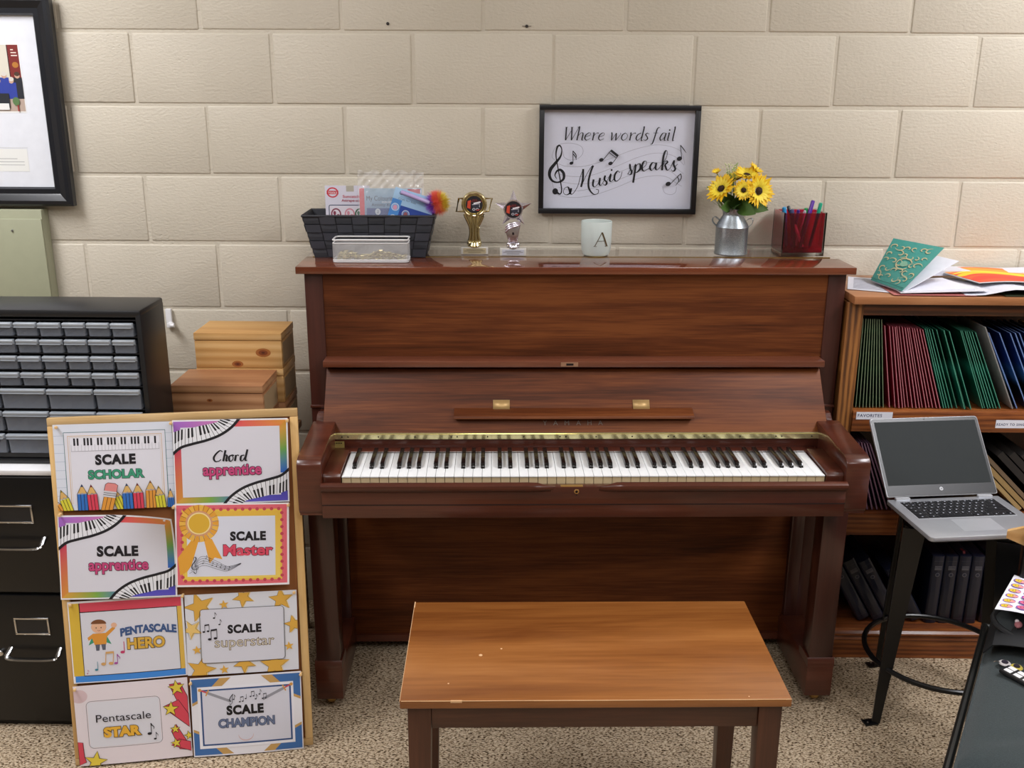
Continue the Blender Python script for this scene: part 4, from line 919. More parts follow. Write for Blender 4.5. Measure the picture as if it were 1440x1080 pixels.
# ------------------------------------------------------------------ things on the piano lid
LZ = 1.2105
def build_basket():
    x, y, _ = pw(-.582, -.115, 0)
    T = thing('woven_basket', 'black woven strap basket holding craft packs, at the left end of the piano lid', 'basket', (x, y, LZ), PTH)
    B1 = mat('basket_strap', '#24262e', rough=.55); H = .119; hw0, hw1, d0, d1 = .158, .186, .062, .078
    rib, nt, b = new_mat('basket_weave'); tc = nt.nodes.new('ShaderNodeTexCoord'); wv = nt.nodes.new('ShaderNodeTexWave'); wv.inputs['Scale'].default_value = 160; wv.bands_direction = 'Z'
    nt.links.new(tc.outputs['Object'], wv.inputs['Vector']); r = ramp(nt, [(0, '#1b1d24'), (1, '#343741')]); nt.links.new(wv.outputs['Fac'], r.inputs[0]); nt.links.new(r.outputs[0], b.inputs['Base Color']); bpn = nt.nodes.new('ShaderNodeBump'); bpn.inputs['Distance'].default_value = .001; bpn.inputs['Strength'].default_value = .6; nt.links.new(wv.outputs['Fac'], bpn.inputs['Height']); nt.links.new(bpn.outputs[0], b.inputs['Normal']); S(b, rough=.5)
    rib2 = mat('basket_strap_sheen', '#3a3d46', rough=.42); ribs = (rib, rib2)  # alternate straps paler: the weave's sheen is put into their colour
    def side(p0, p1, q0, q1, n, k0):
        m = MB(); nv = 5
        p0, p1, q0, q1 = map(Vector, (p0, p1, q0, q1)); nr = (p1-p0).cross(q0-p0).normalized()
        P = lambda s, t: (p0.lerp(p1, s)).lerp(q0.lerp(q1, s), t)
        for i in range(n):
            for j in range(nv):
                h = .0022 if (i+j+k0) % 2 else .0; rib = ribs[(i+j+k0) % 2]; g = .03
                c = [P((i+g)/n, (j+g)/nv), P((i+1-g)/n, (j+g)/nv), P((i+1-g)/n, (j+1-g)/nv), P((i+g)/n, (j+1-g)/nv)]
                ctr = sum(c, Vector())/4
                # puffed strap: edges dip where it goes under
                e = .0016
                if h: vs = [v+nr*e for v in c[:2]]+[v+nr*e for v in c[2:]]
                else: vs = [v-nr*.0004 for v in c]
                mid = [c[0].lerp(c[1], .5)+nr*(h+.001), c[3].lerp(c[2], .5)+nr*(h+.001)] if h else [c[0].lerp(c[3], .5)+nr*.001, c[1].lerp(c[2], .5)+nr*.001]
                if h: m.faces([vs[0], mid[0], vs[1], vs[2], mid[1], vs[3]], [(0, 1, 4, 5), (1, 2, 3, 4)], rib)
                else: m.faces([vs[0], vs[1], mid[1], vs[2], vs[3], mid[0]], [(0, 1, 2, 5), (5, 2, 3, 4)], rib)
        b = [P(0, 0)-nr*.0015, P(1, 0)-nr*.0015, P(1, 1)-nr*.0015, P(0, 1)-nr*.0015]; b2 = [v-nr*.002 for v in b]
        m.faces(b+b2, [(0, 1, 2, 3), (7, 6, 5, 4), (0, 4, 5, 1), (1, 5, 6, 2), (2, 6, 7, 3), (3, 7, 4, 0)], B1)
        return m.obj('woven_side', T, angle=10)
    a = [(-hw0, -d0, .002), (hw0, -d0, .002), (hw0, d0, .002), (-hw0, d0, .002)]; c = [(-hw1, -d1, H), (hw1, -d1, H), (hw1, d1, H), (-hw1, d1, H)]
    side(a[0], a[1], c[0], c[1], 8, 0); side(a[1], a[2], c[1], c[2], 4, 0); side(a[2], a[3], c[2], c[3], 8, 1); side(a[3], a[0], c[3], c[0], 4, 1)
    m = MB(); m.box(-hw0, hw0, -d0, d0, 0, .004, B1); m.obj('basket_bottom', T)
    m = MB(); q = [Vector(v) for v in c]; m.tube([q[0], q[1], q[2], q[3]], .0035, B1, closed=True, seg=8); m.obj('rim', T)
    def card(name, lab, cat, cx, cy, w, h, z0, lean, roll, A, k=.001, thick=.002, base=None):
        """upright flat pack standing in the basket; art in millimetres from its lower left corner"""
        m = MB(); mt = base or M_PAPER
        m.box(-w/2, w/2, 0, thick, 0, h, mt, bev=.0003)
        if A: A.bake(m, lambda x, y, z: (x*k-w/2, -z-.0001, y*k), clip=(0, 0, w*1000, h*1000), depth0=.0003)
        X, Y, _ = pw(cx, cy, 0)
        return tag(m.obj(name, loc=(X, Y, z0), rot=(lean, roll, PTH)), lab, cat)
    Art.EPS = .00006
    # suncatcher pack
    A = Art(); A.rect(0, 0, 130, 180, '#dedbe8'); A.ell(22, 152, 17, 15, '#d23a48'); A.ell(22, 152, 13, 11, '#dedbe8'); A.rect(5, 147, 39, 157, '#c83040'); A.text('TOOLS', 22, 148.5, 8, '#f0e0e4', off=.02, width=26)
    A.rect(62, 155, 84, 172, '#b9b3a4'); A.text('Suncatcher', 82, 137, 11, '#c85a6a', off=.02, width=62); A.text('Attrape-soleil', 80, 126, 10, '#a83a50', off=.02, width=66)
    A.rrect(10, 10, 124, 116, 5, 2, '#3a4460'); A.rect(13, 13, 121, 113, '#e6dfe8')
    for k, (x, cc) in enumerate(((30, '#8a3a50'), (70, '#d890a0'), (100, '#3f6a48'))): A.ell(x, 90, 15, 17, cc); A.ell(x, 90, 11, 13, '#e6dce4'); A.ell(x-4, 93, 4, 6, cc); A.ell(x+6, 85, 4, 5, cc)
    card('suncatcher_pack', 'white craft pack reading Suncatcher with a red round logo, standing leftmost in the basket', 'craft pack', -.655, -.07, .130, .172, LZ+.02, -.02, 0, A)
    # colouring pack in a plastic bag
    A = Art(); A.grad([(0, 0), (180, 0), (180, 165), (0, 165)], ['#2f5a98', '#4a7ab8', '#9ac0dc', '#a8c8dc']); A.rect(0, 0, 14, 165, '#d8384a'); A.rect(140, 150, 176, 163, '#c83048')
    A.text('My Colouring', 62, 130, 19, '#1c2a3c', off=.0, width=84); A.text('Activity Kit', 64, 114, 12, '#2a3a50', width=60); A.text('FUN KIT', 80, 123, 7, '#f0f4f8', off=.03, width=30)
    A.rect(20, 40, 90, 108, '#2d4c96'); A.ell(52, 98, 8, 9, '#e6eef6'); A.text('2', 52, 94, 12, '#22345c')
    card('colouring_pack', 'blue and red pack reading My Colouring, wrapped in clear plastic in the basket', 'craft pack', -.527, -.095, .18, .165, LZ+.022, -.03, 0, A)
    bag, nt, b = new_mat('clear_film'); S(b, rough=.12, alpha=.16, spec=1, coat=.8); b.inputs['Base Color'].default_value = (.95, .95, .97, 1)
    m = MB()
    def film(s, t):
        x = -.092+s*.19; z = .10+t*.125; cr = (t > .45)*(t-.45)
        return (x, -.004+.008*math.sin(s*23+t*9)*cr*2.2+.005*math.sin(s*47-t*31)*cr*2, z+.004*math.sin(s*31)*(t > .9))
    m.surf(film, 44, 26, bag, thick=.0002); X, Y, _ = pw(-.527, -.108, 0)
    tag(m.obj('plastic_bag', loc=(X, Y, LZ+.012), rot=(-.03, 0, PTH), angle=20), 'crinkled clear plastic bag sticking up around the colouring pack in the basket', 'plastic bag')
    A = Art(); A.rect(0, 0, 120, 150, '#a9cdec'); A.rect(0, 0, 28, 118, '#4f8fd6'); A.rect(28, 0, 120, 104, '#2c4aa0'); A.text('Charm Kit', 45, 133, 13, '#3a4a68', width=60); A.text('Craft for kids', 42, 119, 8, '#7a8aa0', width=52)
    for x, y, cc in ((14, 95, '#e0a0b8'), (48, 84, '#9a5a60'), (75, 78, '#c8a890'), (103, 66, '#4a7a9a'), (16, 62, '#b88a80'), (45, 50, '#e0b090'), (80, 40, '#c87a90')): A.ell(x, y, 11, 11, '#dfe8f2'); A.ell(x, y, 9.5, 9.5, '#6a8ac0' if x > 30 else '#8ab0e0'); A.ell(x, y-1, 6, 7, cc)
    card('charm_kit_box', 'tilted light and dark blue craft box with round pictures, right of the colouring pack', 'craft pack', -.495, -.135, .12, .15, LZ+.034, -.06, .30, A, thick=.006)
    m = MB(); lil = mat('lilac_plastic', '#b9a6d6', rough=.3); m.tube([(0, 0, 0), (.08, -.002, -.03)], .006, lil, seg=12); m.tube([(.078, -.002, -.0295), (.092, -.0025, -.0345)], .0035, mat('pen_tip', '#3a2e68', rough=.3), seg=10)
    X, Y, _ = pw(-.492, -.142, 0); tag(m.obj('lilac_marker', loc=(X, Y, 1.392), rot=(0, 0, PTH)), 'lilac marker pen lying slanted across the blue craft box in the basket', 'pen')
    # rainbow fuzzy ball
    m = MB(); cx = [('fuzz_purple', '#9a4fd0', -1), ('fuzz_coral', '#f0705c', -.1), ('fuzz_orange', '#f09a4a', .45), ('fuzz_yellow', '#e8d24a', 1)]; mats_ = [mat(n_, c_, rough=.8) for n_, c_, _ in cx]
    b2 = [bmesh.new() for _ in mats_]
    for k in range(2600):
        z = rnd.uniform(-1, 1); a = rnd.uniform(0, 2*PI); r = math.sqrt(1-z*z); d = Vector((r*math.cos(a), r*math.sin(a), z)); s = d.x+.25*d.z+rnd.uniform(-.12, .12)
        i = 0 if s < -.42 else 1 if s < .25 else 2 if s < .6 else 3
        L_ = .039*rnd.uniform(.85, 1.12); p = d.cross(Vector((.3, .5, .8))).normalized()*.0006; q = d.cross(p).normalized()*.0006
        tip = d*L_+Vector((rnd.uniform(-1, 1), rnd.uniform(-1, 1), rnd.uniform(-1, 1)))*.002; bm = b2[i]
        v = [bm.verts.new(d*.012+p), bm.verts.new(d*.012-p*.5+q), bm.verts.new(d*.012-p*.5-q), bm.verts.new(tip)]
        bm.faces.new((v[0], v[1], v[3])); bm.faces.new((v[1], v[2], v[3])); bm.faces.new((v[2], v[0], v[3]))
    for bm, mt in zip(b2, mats_): m.merge(bm, mt)
    m.ball((0, 0, 0), .019, mats_[1], seg=14)
    X, Y, _ = pw(-.390, -.125, 0); tag(m.obj('fuzzy_ball', loc=(X, Y, 1.36)), 'rainbow coloured fuzzy ball of purple, coral and yellow at the right end of the basket', 'toy ball')
    # white mesh tray with gold bits
    X, Y, _ = pw(-.5695, -.232, 0)
    T = thing('mesh_tray', 'small white wire mesh tray of gold bits, in front of the black basket', 'tray', (X, Y, LZ), PTH)
    hw, hd, h = .1035, .036, .064; WM = mat('white_wire', '#e2e2e4', rough=.35)
    m = MB()
    rr = lambda hx, hy, z, r=.01: [(hx-r+r*math.cos(a) if i < 6 or i >= 18 else -hx+r+r*math.cos(a), (hy-r if i < 12 else -hy+r)+r*math.sin(a), z) for i, a in enumerate([PI/2*k/5+PI/2*j for j in range(4) for k in range(6)])]
    for z, r in ((h-.001, .0022), (h-.010, .0016), (.007, .0022), (.0025, .0018)): m.tube(rr(hw, hd, z), r, WM, closed=True, seg=6)
    m.obj('rim', T)
    mesh_m, nt, b = new_mat('wire_mesh'); b.inputs['Base Color'].default_value = (*srgb('#e2e2e4'), 1); tc = nt.nodes.new('ShaderNodeTexCoord'); L = nt.links.new
    sp = nt.nodes.new('ShaderNodeSeparateXYZ'); L(tc.outputs['Object'], sp.inputs[0])
    def M_(op, a, b_=None):
        n = nt.nodes.new('ShaderNodeMath'); n.operation = op
        for i, v in enumerate((a, b_)):
            if v is None: continue
            if isinstance(v, (int, float)): n.inputs[i].default_value = v
            else: L(v, n.inputs[i])
        return n.outputs[0]
    xy = M_('ADD', sp.outputs[0], sp.outputs[1]); u1 = M_('ADD', xy, M_('MULTIPLY', sp.outputs[2], 1.5)); u2 = M_('SUBTRACT', xy, M_('MULTIPLY', sp.outputs[2], 1.5))
    f1 = M_('ABSOLUTE', M_('SINE', M_('MULTIPLY', u1, 800))); f2 = M_('ABSOLUTE', M_('SINE', M_('MULTIPLY', u2, 800)))
    mn = M_('MINIMUM', f1, f2); al = M_('LESS_THAN', mn, .17); L(al, b.inputs['Alpha']); S(b, rough=.35)
    m = MB()
    for q in ((-hw, hw, -hd, -hd+.0006), (-hw, hw, hd-.0006, hd), (-hw, -hw+.0006, -hd, hd), (hw-.0006, hw, -hd, hd)): m.box(q[0], q[1], q[2], q[3], .006, h-.009, mesh_m)
    m.obj('mesh_wall', T); m = MB(); m.box(-hw, hw, -hd, hd, .003, .0045, WM); m.obj('tray_bottom', T)
    m = MB()
    for k in range(700):
        x = rnd.uniform(-hw+.012, hw-.01); y = rnd.uniform(-hd+.005, hd-.008); z = .008+rnd.uniform(0, .012+.006*math.sin(x*60)); mm = M_GOLD if k % 3 else mat('gold_bit_pale', '#d9cf9a', rough=.4)
        M4 = Matrix.Translation((x, y, z))@Matrix.Rotation(rnd.uniform(0, PI), 4, 'Z')@Matrix.Rotation(rnd.uniform(-.8, .8), 4, 'X'); m.box(-.0045, .0045, -.0012, .0012, -.0009, .0009, mm, M=M4)
    tag(m.obj('gold_bits', loc=(X, Y, LZ), rot=(0, 0, PTH)), 'heap of tiny gold coloured bits lying in the white mesh tray', 'gold bits', kind='stuff')
build_basket()
def medal(T, z, r, y=-.004, ringm=None):
    m = MB(); R = Matrix.Translation((0, y, z))@Matrix.Rotation(PI/2, 4, 'X')
    m.lathe([(0, 0), (r, 0), (r, .002), (0, .002)], mat('medal_disc', '#141016', rough=.3), M=R, seg=32)
    A = Art(); A.ell(0, 0, r*.97, r*.97, '#15121a')
    for k in range(9): A.line([(-r*.8+k*r*.2, r*.3), (-r*.7+k*r*.2, r*(.62 if 2 < k < 6 else .45))], r*.07, '#8a2420')
    A.poly([(-r*.85, -r*.35), (-r*.45, -r*.5), (-r*.4, r*.55), (-r*.75, r*.4)], '#c8472e'); A.poly([(-.1*r, .2*r), (.72*r, .38*r), (.75*r, .22*r), (-.05*r, .05*r)], '#e6e6ea'); A.poly([(-.25*r, .0), (.6*r, .1*r), (.6*r, -.3*r), (-.15*r, -.35*r)], '#2d3040'); A.line([(-.25*r, 0), (.62*r, .1*r), (.62*r, -.3*r)], r*.07, '#c9c9d4')
    A.ell(-.05*r, -.55*r, .17*r, .15*r, '#c9c9d4'); A.ell(-.05*r, -.55*r, .1*r, .09*r, '#15121a'); A.ell(.35*r, -.55*r, .17*r, .15*r, '#c9c9d4'); A.ell(.35*r, -.55*r, .1*r, .09*r, '#15121a'); A.poly([(.1*r, -.62*r), (.75*r, -.5*r), (.5*r, -.75*r)], '#a83428')
    Art.EPS = .00003; A.bake(m, lambda a, b, h: (a, y-.002-h*1.0, z+b)); Art.EPS = .00007
    return plabel(m.obj('medal', T), 'round picture of a keyboard and notes in red and black')
MARB, nt_, b_ = new_mat('white_marble'); n_ = nt_.nodes.new('ShaderNodeTexNoise'); n_.inputs['Scale'].default_value = 60; n_.inputs['Detail'].default_value = 6; r_ = ramp(nt_, [(.35, '#b9b7b0'), (.55, '#dcdad4'), (.8, '#e8e6e0')]); nt_.links.new(n_.outputs['Fac'], r_.inputs[0]); nt_.links.new(r_.outputs[0], b_.inputs['Base Color']); S(b_, rough=.25)
def base(T, w, d, h, plate):
    m = MB(); m.box(-w/2, w/2, -d/2, d/2, 0, h, MARB, bev=.0008); m.obj('marble_base', T)
    m = MB(); m.box(-w*.42, w*.42, -d/2-.0012, -d/2, h*.12, h*.88, mat('plaque_'+plate, plate, rough=.4))
    A = Art()
    for k, (q, yy) in enumerate(((.3, .68), (.38, .5), (.24, .3))): A.rect(-w*q, h*yy-.0006, w*q, h*yy+.0006, '#4a443c', same=k > 0)
    A.bake(m, lambda a, b, hh: (a, -d/2-.0013-hh, b)); m.obj('plaque', T)
def build_trophies():
    X, Y, _ = pw(-.285, -.105, 0)
    T = thing('gold_trophy', 'gold cup trophy with square handles and round keyboard medal, right of the basket', 'trophy', (X, Y, LZ), PTH+.05)
    base(T, .079, .03, .021, '#b7aa8a')
    m = MB(); m.ball((-.012, -.002, .031), .0095, M_GOLD, 12); m.ball((.012, -.002, .031), .0095, M_GOLD, 12); m.ball((0, -.006, .030), .0085, M_GOLD, 12); m.lathe([(.019, .0208), (.02, .025), (.016, .034), (.0, .04)], M_GOLD, seg=24); m.obj('foot', T)
    m = MB()
    def wf(z): t = (z-.036)/.08; return .0155-.006*math.sin(PI*min(1, t*1.15))+.012*t*t
    for dx in (-1, -.33, .33, 1):
        pts = [(dx*wf(.036+.08*k/10), -.003 if abs(dx) < .5 else 0, .036+.08*k/10) for k in range(11)]
        m.tube(pts, [.0048-.001*math.sin(PI*k/10) for k in range(11)], M_GOLD, seg=10)
    m.prism([(-wf(.036+.08*k/8)*.9, .036+.08*k/8) for k in range(9)]+[(wf(.036+.08*k/8)*.9, .036+.08*k/8) for k in range(8, -1, -1)], 'y', -.001, .005, M_GOLD); m.obj('stem', T)
    m = MB(); z = .143; R = Matrix.Translation((0, .004, z))@Matrix.Rotation(PI/2, 4, 'X')
    m.lathe([(0, 0), (.036, 0), (.0375, .003), (.036, .007), (.033, .0085), (.0305, .0075), (.029, .004), (.0275, .0045), (.026, .006), (0, .006)], M_GOLD, M=R, seg=40); m.obj('cup_ring', T)
    for s in (-1, 1):
        m = MB(); pts = [(s*.034, .001, .158), (s*.0505 if s > 0 else s*.043, .001, .162), (s*.0475, .001, .160)] if 0 else [(s*.033, .001, .160), (s*(.052 if s > 0 else .044), .001, .160), (s*(.042 if s > 0 else .052), .001, .123), (s*.030, .001, .123)]
        m.tube(pts, .0034, M_GOLD, seg=6); m.obj('handle', T)
    medal(T, z, .0245, y=-.003)
    X, Y, _ = pw(-.172, -.13, 0)
    T = thing('star_trophy', 'silver star trophy with round keyboard medal on white marble, right of the gold trophy', 'trophy', (X, Y, LZ), PTH-.03)
    base(T, .076, .03, .021, '#c2c4d0')
    m = MB(); m.ball((-.011, -.002, .031), .009, M_SILVER, 12); m.ball((.011, -.002, .031), .009, M_SILVER, 12); m.ball((0, -.006, .0295), .008, M_SILVER, 12); m.lathe([(.018, .0208), (.018, .025), (.012, .036), (.0, .042)], M_SILVER, seg=24); m.obj('foot', T)
    m = MB(); m.prism([(-.013, .038), (.012, .038), (.021, .088), (.02, .092), (-.019, .082), (-.0225, .07)], 'y', -.008, .006, M_SILVER, bev=.002)
    for k in range(3): m.tube([(-.0225+k*.0, -.006, .066+k*.008), (-.012, -.012, .079+k*.006), (.004, -.012, .085+k*.005), (.0205, -.007, .089+k*.003)], .0028, M_SILVER, seg=8)
    m.box(-.003, .003, -.0092, -.0078, .06, .067, M_FELT); m.obj('stem', T)
    m = MB(); zc = .133; pts = [((.055 if k % 2 == 0 else .0225)*math.sin(k*PI/5), (.055 if k % 2 == 0 else .0225)*math.cos(k*PI/5)) for k in range(10)]
    vs = [(a, 0, zc+b) for a, b in pts]+[(0, -.011, zc), (0, .006, zc)]
    m.faces(vs, [(k, (k+1) % 10, 10) for k in range(10)]+[((k+1) % 10, k, 11) for k in range(10)], M_SILVER); m.obj('star', T, angle=5)
    m = MB(); m.lathe([(0, 0), (.0265, 0), (.028, .003), (.0265, .006), (.0245, .0055), (0, .005)], M_SILVER, M=Matrix.Translation((0, -.0075, zc))@Matrix.Rotation(PI/2, 4, 'X'), seg=36); m.obj('medal_ring', T)
    medal(T, zc, .0235, y=-.0125)
build_trophies()
def build_candle():
    X, Y, _ = pw(.070, -.125, 0)
    T = thing('candle_glass', 'frosted pale glass candle holder with letter A, below the framed quotation', 'candle', (X, Y, LZ), PTH)
    fr, nt, b = new_mat('frosted_glass'); b.inputs['Base Color'].default_value = (*srgb('#e6efec'), 1); S(b, rough=.45, trans=.35, ior=1.3, sss=.0)
    m = MB(); m.lathe([(0, 0), (.034, 0), (.038, .003), (.0425, .018), (.044, .04), (.0447, .098), (.0437, .0995), (.0423, .098), (.041, .03), (.036, .012), (0, .010)], fr, seg=48, cap=False); m.obj('glass_cup', T)
    m = MB(); m.lathe([(0, .012), (.035, .012), (.0395, .03), (.0402, .052), (0, .053)], mat('candle_wax', '#d6e2dc', rough=.5), seg=32); m.tube([(0, 0, .053), (.001, 0, .063)], .001, M_FELT, seg=6); m.obj('wax', T)
    r = .0453; dk = mat('letter_gold', '#6a5a3c', rough=.3, metal=.5)
    def on(x, z): a = (x+.004)/r; return Vector((r*math.sin(a)*1.0, -r*math.cos(a), z))
    m = MB()
    for a, c_, w in (((-.018, .032), (.0025, .072), .0013), ((.0025, .072), (.020, .032), .0031), ((-.009, .047), (.012, .047), .0012), ((-.022, .0315), (-.012, .0315), .0009), ((.012, .0315), (.025, .0315), .0009)):
        n = 8; vs = []
        for k in range(n+1):
            t = k/n; x = a[0]+(c_[0]-a[0])*t; z = a[1]+(c_[1]-a[1])*t; h = w/2
            hz = abs(c_[0]-a[0]) > 2*abs(c_[1]-a[1])
            vs += [on(x-(0 if hz else w/1.2), z-(h if hz else 0)), on(x+(0 if hz else w/1.2), z+(h if hz else 0))]
        m.faces(vs, [(2*k, 2*k+1, 2*k+3, 2*k+2) for k in range(n)], dk)
    o = m.obj('letter', T); o.rotation_euler = (0, 0, .12)
    plabel(o, 'dark gold capital letter A')
build_candle()
def build_flowers():
    X, Y, _ = pw(.470, -.105, 0)
    T = thing('milk_can_vase', 'small galvanized milk can vase with side handles, holding yellow sunflowers', 'vase', (X, Y, LZ), PTH)
    gal, nt, b = new_mat('galvanized'); n = nt.nodes.new('ShaderNodeTexNoise'); n.inputs['Scale'].default_value = 45; n.inputs['Detail'].default_value = 5; r = ramp(nt, [(.3, '#8b949b'), (.7, '#b3babf')]); nt.links.new(n.outputs['Fac'], r.inputs[0]); nt.links.new(r.outputs[0], b.inputs['Base Color']); S(b, rough=.38, metal=.85)
    m = MB(); m.lathe([(0, .001), (.0465, .001), (.048, .003), (.0478, .006), (.0468, .008), (.0468, .079), (.0477, .081), (.0468, .083), (.043, .092), (.030, .113), (.029, .118), (.030, .124), (.034, .132), (.035, .1345), (.0335, .1345), (.028, .124), (.027, .118), (.028, .11), (.040, .09), (.0445, .08), (.0445, .01), (0, .008)], gal, seg=56, cap=False); m.obj('can_body', T)
    for a in (2.75, -.35):
        m = MB(); c, s = math.cos(a), math.sin(a); P = lambda r, z, w: (c*r-s*w, s*r+c*w, z)
        pts = catmull([P(.038, .100, 0), P(.050, .108, 0), P(.058, .104, 0), P(.057, .092, 0), P(.0475, .082, 0)], 5)
        vs = []
        for p in pts: vs += [Vector(p)+Vector((-s, c, 0))*.009, Vector(p)-Vector((-s, c, 0))*.009]
        m.faces(vs, [(2*k, 2*k+1, 2*k+3, 2*k+2) for k in range(len(pts)-1)], gal); o = m.obj('handle', T); md = o.modifiers.new('t', 'SOLIDIFY'); md.thickness = .0012
    yel = mat('petal_yellow', '#f2c414', rough=.55); yel2 = mat('petal_light', '#f7dc3c', rough=.55); brn = mat('flower_centre', '#33200f', rough=.9); grn = mat('leaf_green', '#4a6a2c', rough=.5); grd = mat('leaf_dark', '#3a5724', rough=.5); stem = mat('stem_green', '#5a7a34', rough=.6)
    def flower(px, py, pz, r, d, lab, n=15, cup=.35):
        """sunflower head at (px,py,pz) in the piano frame facing d"""
        hx, hy, _ = pw(px, py, 0); F = thing('sunflower', lab, 'flower', (hx, hy, pz), (0, 0, 0), 'sunflowers in the milk can')
        z = Vector(d).normalized(); x = z.orthogonal().normalized(); y = z.cross(x)
        m = MB()
        for ring, (rr, mt, dz, off) in enumerate(((1, yel, cup, 0), (.93, yel, cup+.15, .5), (.75, yel2, cup+.4, .25))):
            b = bmesh.new()
            for k in range(n):
                a = 2*PI*(k+off)/n+rnd.uniform(-.08, .08); u = x*math.cos(a)+y*math.sin(a); s_ = z.cross(u); L_ = r*rr*rnd.uniform(.88, 1.08); ww = L_*.215
                P = [u*r*.18, u*L_*.5+s_*ww+z*L_*.5*dz*.55, u*L_*.55+z*L_*dz*.42, u*L_*.5-s_*ww+z*L_*.5*dz*.55, u*L_*(1.0)+z*L_*(dz*.55+rnd.uniform(-.1, .1))]
                v = [b.verts.new(p) for p in P]; b.faces.new((v[0], v[1], v[2])); b.faces.new((v[0], v[2], v[3])); b.faces.new((v[1], v[4], v[2])); b.faces.new((v[2], v[4], v[3]))
            m.merge(b, mt)
        m.obj('petals', F, angle=60)
        m = MB(); b = bmesh.new(); bmesh.ops.create_uvsphere(b, u_segments=14, v_segments=8, radius=r*.22)
        for v in b.verts: v.co.z *= .55; v.co += Vector((rnd.uniform(-1, 1), rnd.uniform(-1, 1), rnd.uniform(-1, 1)))*r*.02
        R = Matrix((x, y, z)).transposed().to_4x4(); R.translation = z*r*.1; m.merge(b, brn, R); m.obj('flower_head', F)
        m = MB(); foot = Vector(pw(.470+rnd.uniform(-.012, .012), -.105+rnd.uniform(-.012, .012), 0)[:2]+(LZ+.05,)); a = Vector((hx, hy, pz)); nk = Vector(pw(.470, -.105, 0)[:2]+(LZ+.13,))+Vector((rnd.uniform(-.012, .012), rnd.uniform(-.012, .012), 0))
        m.tube(catmull([foot-a, nk-a, (nk-a)*.4-z*r*.3, -z*r*.05], 5), .0016, stem, seg=6); m.obj('stem', F)
    L_ = 'yellow sunflower '
    flower(.482, -.158, 1.402, .032, (-.05, -1, .15), L_+'with dark brown centre facing straight forward, at the middle front of the bouquet', 20, .12)
    flower(.425, -.135, 1.402, .047, (-.6, -.55, .55), L_+'turned to the left, at the left side of the bouquet', 16, .4)
    flower(.502, -.105, 1.436, .045, (.05, -.35, .9), L_+'facing upward at the top of the bouquet', 16, .5)
    flower(.528, -.140, 1.398, .053, (.45, -.85, .15), L_+'with the largest head facing right, at the right side of the bouquet', 18, .3)
    flower(.414, -.110, 1.445, .016, (-.3, -.3, .9), L_+'bud, smallest, high at the left of the bouquet', 9, 1.1)
    flower(.527, -.09, 1.450, .026, (.5, -.3, .8), L_+'half open, at the upper right of the bouquet', 9, .9)
    flower(.470, -.075, 1.420, .044, (-.3, -.2, 1), L_+'partly hidden in the middle at the back of the bouquet', 12, .5)
    # leaves
    m = MB()
    def leaf(p, d, L_, w, mt):
        d = Vector(d).normalized(); sd = d.cross(Vector((0, -1, .35))).normalized(); up = sd.cross(d)
        b = bmesh.new(); n = 7; rows = []
        for k in range(n+1):
            t = k/n; c = Vector(p)+d*L_*t-Vector((0, 0, 1))*L_*.28*t*t; ww = w*math.sin(PI*min(1, t*.96+.04))**.8*(1-.25*t)
            rows.append([b.verts.new(c+sd*ww+up*ww*.3), b.verts.new(c), b.verts.new(c-sd*ww+up*ww*.3)])
        for A_, B_ in zip(rows, rows[1:]):
            b.faces.new((A_[0], A_[1], B_[1], B_[0])); b.faces.new((A_[1], A_[2], B_[2], B_[1]))
        m.merge(b, mt)
    for p, d, l, w, mt in (((0, -.01, .14), (.85, -.5, .25), .105, .026, grn), ((.005, -.015, .138), (.45, -.8, .15), .085, .026, grn), ((0, -.015, .14), (-.1, -.7, .9), .06, .022, grd), ((-.005, -.01, .14), (-.55, -.5, .8), .075, .02, grd),
                           ((.0, -.01, .135), (-.1, -.8, .4), .07, .024, grd), ((0, 0, .14), (.6, .2, .8), .07, .015, grd), ((0, 0, .14), (-.7, -.1, .8), .075, .019, grn), ((.01, -.01, .14), (.95, -.3, .3), .09, .022, grd), ((-.01, -.012, .138), (-.6, -.8, .35), .07, .022, grn),
                           ((.01, -.012, .14), (.5, -.5, .7), .07, .016, grn)): leaf(p, d, l, w, mt)
    for k in range(7):
        a = k*.9; m.tube([(math.cos(a)*.01, math.sin(a)*.01, .10), (math.cos(a)*.018, math.sin(a)*.018, .15), (math.cos(a)*.028, math.sin(a)*.028, .20)], .0013, stem, seg=6)
    o = m.obj('leaves', angle=60); o.location = (X, Y, LZ); tag(o, 'dark green bouquet leaves spilling over the rim of the milk can', 'leaves', kind='stuff')
    m = MB(); wh = mat('filler_blossom', '#dfe3b0', rough=.7); wh2 = mat('filler_green', '#8ba85c', rough=.7)
    for cx, cy, cz, n, sp in ((-.062, -.01, .185, 46, .022), (-.01, .01, .245, 44, .02), (-.045, 0, .215, 26, .014)):
        for k in range(n):
            p = Vector((cx+rnd.gauss(0, sp*.5), cy+rnd.gauss(0, sp*.5), cz+rnd.gauss(0, sp*.5))); m.ball(p, rnd.uniform(.0012, .0024), wh if k % 3 else wh2, seg=6)
            if k % 2 == 0: m.tube([p, Vector((cx*.5, cy*.5, cz*.72))+Vector((rnd.uniform(-1, 1), rnd.uniform(-1, 1), 0))*.01], .0005, wh2, seg=4)
    o = m.obj('filler_sprigs'); o.location = (X, Y, LZ); tag(o, 'wispy pale filler blossoms at the left and top of the sunflower bouquet', 'filler flowers', kind='stuff')
build_flowers()
